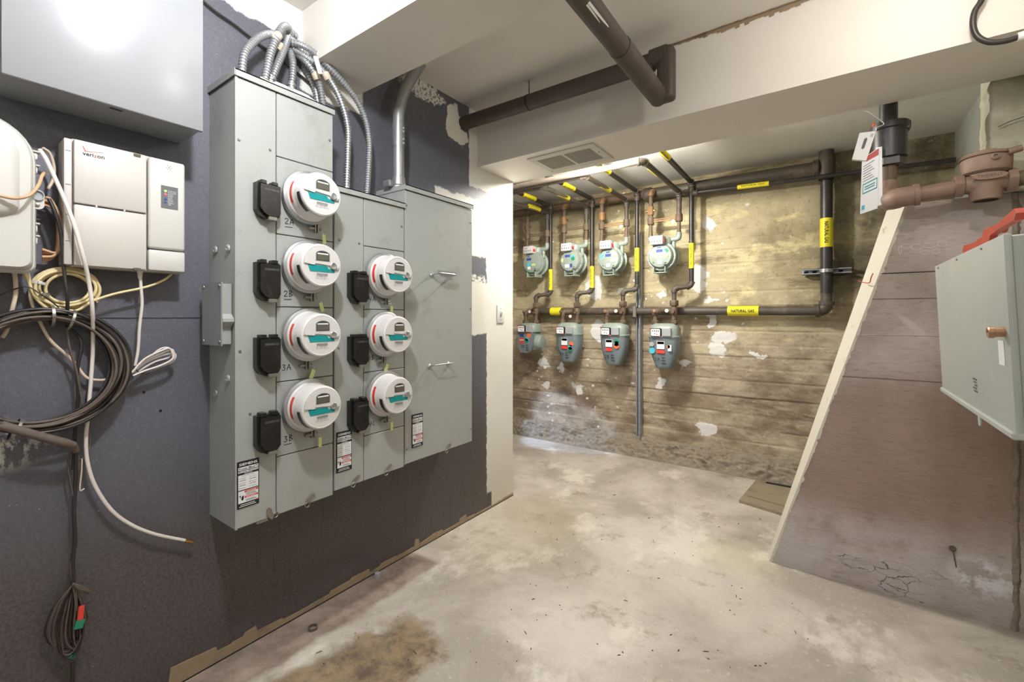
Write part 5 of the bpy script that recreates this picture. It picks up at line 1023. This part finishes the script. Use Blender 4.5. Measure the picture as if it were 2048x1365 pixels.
MB().rbox(xv0 + .06, xv0 + .11, YW - .03, YW + .03, zv + .108, zv + .119, .004, 2).build('lid_hump', M['bronze'], lid)
MB().cyl((xv0 + .13, YW - .05, zv + .092), (xv0 + .165, YW - .045, zv + .10), .012, 12).build('hinge_lug', M['bronze'], lid, 50)
MB().lathe([(.0125, 0), (.0115, .008), (.006, .010), (.006, .004), (0, .004)], (xv0 + .095, YW - .068, zv + .078), -UY, 14).build('seal_boss', M['bronze'], t)
el_ = MB().prism([(.045 * math.cos(a), .013 * math.sin(a)) for a in [2 * math.pi * k / 24 for k in range(24)]], (xv0 + .085, YW - .052, zv + .014), UX, UZ, -.006).build('maker_plate', M['bronze'], t, 40)
mb = MB(); text(mb, 'TRIDENT', (xv0 + .052, YW - .0585, zv + .009), UX, UZ, .066, .011, True); mb.build('cast_lettering', M['rust'], el_, 0)
MB().cyl((xv0 + .16, YW, zv), (XR, YW, zv + .012), .028, 16).build('tail_pipe', M['rust'], t, 50)
# transmitter and papers hung on the union
def hung(name, px, m, th, x_, label=None): pass
yq = 2.40
def quad_sheet(pts, y, th): 
    P = [at(a, b, y=y + (dy if True else 0)) for a, b, dy in pts]; return MB().add(P + [q + Vector((0, th, 0)) for q in P], [(0, 1, 2, 3), (7, 6, 5, 4), (0, 4, 5, 1), (1, 5, 6, 2), (2, 6, 7, 3), (3, 7, 4, 0)]), P
t = thing('transmitter', 'small white plastic transmitter dangling on a wire from the black union', 'transmitter', at(1727, 290, y=yq))
mb, P = quad_sheet([(1704, 319, 0), (1733, 321, 0), (1752, 262, 0), (1719, 266, 0)], yq, .02); mb.build('case', M['white'], t, 0)
def lerp2(P, u, v): return P[0].lerp(P[1], u).lerp(P[3].lerp(P[2], u), v)
mb = MB(); mb.add([lerp2(P, u, v) + UY * -.0008 for u, v in ((.40, .42), (.50, .38), (.60, .42), (.62, .75), (.52, .8), (.42, .75))], [tuple(range(6))]); mb.build('grey_slot', M['greyink'], t, 0)
mb = MB(); mb.add([lerp2(P, u, v) + UY * -.0008 for u, v in ((.74, .80), (.92, .80), (.92, .92), (.74, .92))], [(0, 1, 2, 3)]); mb.build('grey_print', M['idxgrey'], t, 0)
MB().tube(spl([at(1752, 262, y=yq + .01), at(1754, 255, y=yq + .02), at(1768, 248, y=yq + .03), at(1752, 234, y=yq + .02), at(1738, 224, y=yq + .02), at(1730, 222, y=yq + .02)], 5), .002, 6).build('hanging_wire', M['white'], t, 60)
MB().lathe([(0, -.006), (.007, -.004), (.007, .004), (0, .006)], at(1748, 250, y=yq + .01), UX, 10).build('orange_cap', M['orange'], t)
t = thing('instruction_card', 'folded white paper card with red heading hanging below the transmitter', 'paper', at(1740, 380, y=yq))
mb, P2 = quad_sheet([(1735, 419, 0), (1765, 409, -.01), (1764, 293, -.01), (1752, 296, 0)], yq + .022, .0012); mb.build('back_leaf', M['paper'], t, 0)
mb, P = quad_sheet([(1720, 429, 0), (1755, 417, -.008), (1758, 295, -.008), (1724, 318, 0)], yq + .012, .0012); fl_ = mb.build('front_leaf', M['paper'], t, 0)
mb = MB(); mb.add([lerp2(P, u, v) + UY * -.0008 for u, v in ((.25, .90), (.99, .88), (.99, .99), (.30, .985))], [(0, 1, 2, 3)]); mb.build('red_heading', M['redpaint'], fl_, 0)
mb = MB()
for (u0, v0, u1, v1) in ((.10, .34, .95, .36), (.10, .50, .95, .52), (.10, .36, .14, .50), (.91, .36, .95, .50), (.22, .40, .8, .42), (.22, .44, .82, .46)): mb.add([lerp2(P, u, v) + UY * -.0008 for u, v in ((u0, v0), (u1, v0), (u1, v1), (u0, v1))], [(0, 1, 2, 3)])
mb.build('boxed_print', M['teal'], fl_, 0)
mb = MB()
for k in range(7): mb.add([lerp2(P, u, v) + UY * -.0008 for u, v in ((.1, .56 + k * .045), (.75 - .1 * (k % 3), .56 + k * .045), (.75 - .1 * (k % 3), .572 + k * .045), (.1, .572 + k * .045))], [(0, 1, 2, 3)])
mb.build('text_lines', M['greyink'], fl_, 0)
mb = MB(); mb.add([lerp2(P, u, v) + UY * -.0008 for u, v in ((.08, .06), (.26, .06), (.26, .14), (.08, .14))], [(0, 1, 2, 3)]); mb.build('blue_mark', M['cyan'], fl_, 0)
# wall cabinet at the right, leaning slightly off the wall
t = thing('wall_cabinet', 'pale grey steel cabinet on the right wall with copper knob and bottom lip', 'electrical box', (XR, 1.77, .975))
XC = 2.05
MB().rbox(XC + .012, XR - .002, 1.395, 2.145, .965, 1.388, .003, 1).build('body', M['cab'], t)
MB().rbox(XC, XC + .014, 1.39, 2.15, .962, 1.392, .004, 2).build('front_cover', M['cab'], t)
MB().rbox(XC - .006, XC + .02, 1.39, 2.15, .950, .966, .003, 1).build('bottom_lip', M['cab'], t)
k_ = at(2010, 651, x=XC); 
for px, py in ((1892, 527), (1932, 508), (1985, 484)): q_ = at(px, py, x=XC); screw(t, (XC, q_.y, min(q_.z, 1.382)), -UX, .004)
kb = MB().lathe([(.011, 0), (.011, .016), (.013, .017), (.013, .025), (.010, .027), (.007, .022), (0, .022)], (XC, k_.y - .04, k_.z), -UX, 18).build('copper_knob', M['copper'], t)
MB().box(XC - .0012, XC - .0002, k_.y - .03, k_.y + .01, k_.z - .075, k_.z - .02).build('torn_sticker', M['paper'], t, 0)
q_ = at(1953, 765, x=XC); mb = MB(); [mb.box(XC - .001, XC - .0003, q_.y - .02 + .006 * (i % 2), q_.y + .02 - .008 * (i % 3), q_.z + .02 - .008 * i, q_.z + .0245 - .008 * i) for i in range(5)]; mb.build('printed_mark', M['greyink'], t, 0)
q_ = at(1958, 805, x=XC); MB().prism(rrect(.022, .04, .008), (XC - .002, q_.y, .945), -UY, UZ, .003).build('hasp_tab', M['cab'], t, 0)
R1 = Matrix.Rotation(R(-2.6), 4, 'Y'); t.rotation_euler = (0, R(-2.6), 0)
# two red painted pipe clamps lying on the cabinet
c = at(1968, 478, x=2.14)
for i, (a_, b_, r_) in enumerate((((1950, 480), (2004, 462), .014), ((1994, 452), (2060, 452), .013))):
    A_, B_ = at(a_[0], a_[1], x=2.12), at(b_[0], b_[1], x=2.12); A_.z = 1.42 + .016 * i; B_.z = 1.426 + .022 * i
    t = thing('pipe_clamp', ('bright red' if i == 0 else 'rusty orange-red') + ' iron clamp ' + ('lying on' if i == 0 else 'propped over its red twin on') + ' the right wall cabinet', 'clamp', A_)
    d = (B_ - A_).normalized(); up = UZ
    Lk = (B_ - A_).length; pl = [(.017 * math.cos(R(a)), .017 * math.sin(R(a))) for a in range(60, 301, 20)] + [(Lk * .5, -.010), (Lk, -.014), (Lk + .012, 0), (Lk, .014), (Lk * .5, .006)]
    MB().prism(pl, A_ + UX * -.01, d, UZ, -.016).build('jaw', M['redpaint'], t, 0)
    MB().lathe([(.0085, 0), (.0085, .004), (0, .005)], A_ + UX * -.031 + d * .004 if False else A_ + Vector((-.012, 0, 0)), -UX, 8).build('bolt_head', M['copper'], t)
    MB().tube(spl([A_ + d * .05, A_ + d * .07 + UZ * .016, A_ + d * .10 + UZ * .012], 4), .011, 10).build('arm', M['redpaint'], t)
# wire clip on the painted edge
P = [at(1717, 562, y=2.56), at(1722, 564, y=2.53), at(1738, 566, y=2.49), at(1742, 556, y=2.49), at(1746, 547, y=2.49)]
tag(MB().tube(spl(P, 4), .0022, 6).build('wire_clip', M['redpaint'], None, 60), 'thin red wire clip hooked over the cream painted edge', 'wire clip')
q = at(1905, 1098, y=2.5); tag(MB().lathe([(.012, 0), (.010, .006), (.004, .008), (0, .006)], (q.x, 2.5, q.z), -UY, 12).tube([(q.x, 2.495, q.z), (q.x + .01, 2.494, q.z - .07)], .0022, 6).build('rusty_bolt', M['rust'], None), 'rusty bolt end with rust streak low on the sloped concrete', 'bolt')
tag(MB().tube(spl([at(1996, 254, y=2.46), at(2020, 243, y=2.455), at(2052, 232, y=2.45)], 4), .0016, 6).build('loose_wire', M['dustcable'], None, 60), 'thin loose wire across the rough concrete pier', 'wire')
# floor access cover beside the buttress
c0 = [at(1478, 1006, z=0), at(1560, 1030, z=0), at(1580, 975, z=0), at(1512, 965, z=0)]
c0[1] = Vector((1.56, 3.10, 0)); c0[2] = Vector((1.58, 3.64, 0))
t = thing('floor_cover', 'dirty square floor access cover half hidden behind the sloped concrete', 'floor cover', (1.42, 3.4, 0))
fr = [(p_.x, p_.y) for p_ in c0]
MB().prism(fr, (0, 0, .018), UX, UY, .0175).build('frame', M['hatch'], t, 0)
cx_, cy_ = sum(p_[0] for p_ in fr) / 4, sum(p_[1] for p_ in fr) / 4
MB().prism([(cx_ + (a - cx_) * .78, cy_ + .04 + (b - cy_) * .74) for a, b in fr], (0, 0, .026), UX, UY, .008).build('lid', M['hatch'], t, 0)
MB().box(cx_ - .06, cx_ + .09, cy_ + .19, cy_ + .225, .0262, .0272).build('hand_slot', M['dark'], t, 0)
c = at(626, 1259, z=0); tag(MB().lathe([(.014, .0005), (.017, .0005), (.0175, .010), (.0165, .011), (.014, .011), (.014, .0005)], c, UZ, 24).build('bottle_cap', M['tape'], None), 'small brown bottle cap ring lying on the floor by the dark wall', 'bottle cap')
c = at(755, 1155, z=0); tag(MB().lathe([(.010, .0005), (.012, .0005), (.0125, .02), (.011, .021), (.0, .021)], c, UZ, 16).build('plastic_cap', M['idxgrey'], None), 'clear small plastic cap against the torn wallboard on the floor', 'plastic cap')
mb = MB(); random.seed(11)
for i in range(110):
    c = at(620 + random.random() * 1000, 960 + random.random() * 380, z=0)
    if c.x < .02 or (c.x > 1.45 and c.y > 2.45) or c.y > 3.6: continue
    a = random.random() * 6.28; l, w_ = .002 + random.random() ** 3 * .010, .0012 + random.random() * .0016; d = Vector((math.cos(a), math.sin(a), 0)) * l; s = Vector((-math.sin(a), math.cos(a), 0)) * w_
    mb.add([c - d - s + UZ * .0004, c + d - s + UZ * .0004, c + d + s + UZ * .0004, c - d + s + UZ * .0004, c - d * .6 + UZ * .003, c + d * .6 + UZ * .003], [(0, 1, 5, 4), (3, 4, 5, 2), (0, 4, 3), (1, 2, 5), (0, 3, 2, 1)])
o = tag(mb.build('floor_debris', M['irondust'], None, 0), 'fine dark chips and grit scattered over the concrete floor', 'debris'); o['kind'] = 'stuff'
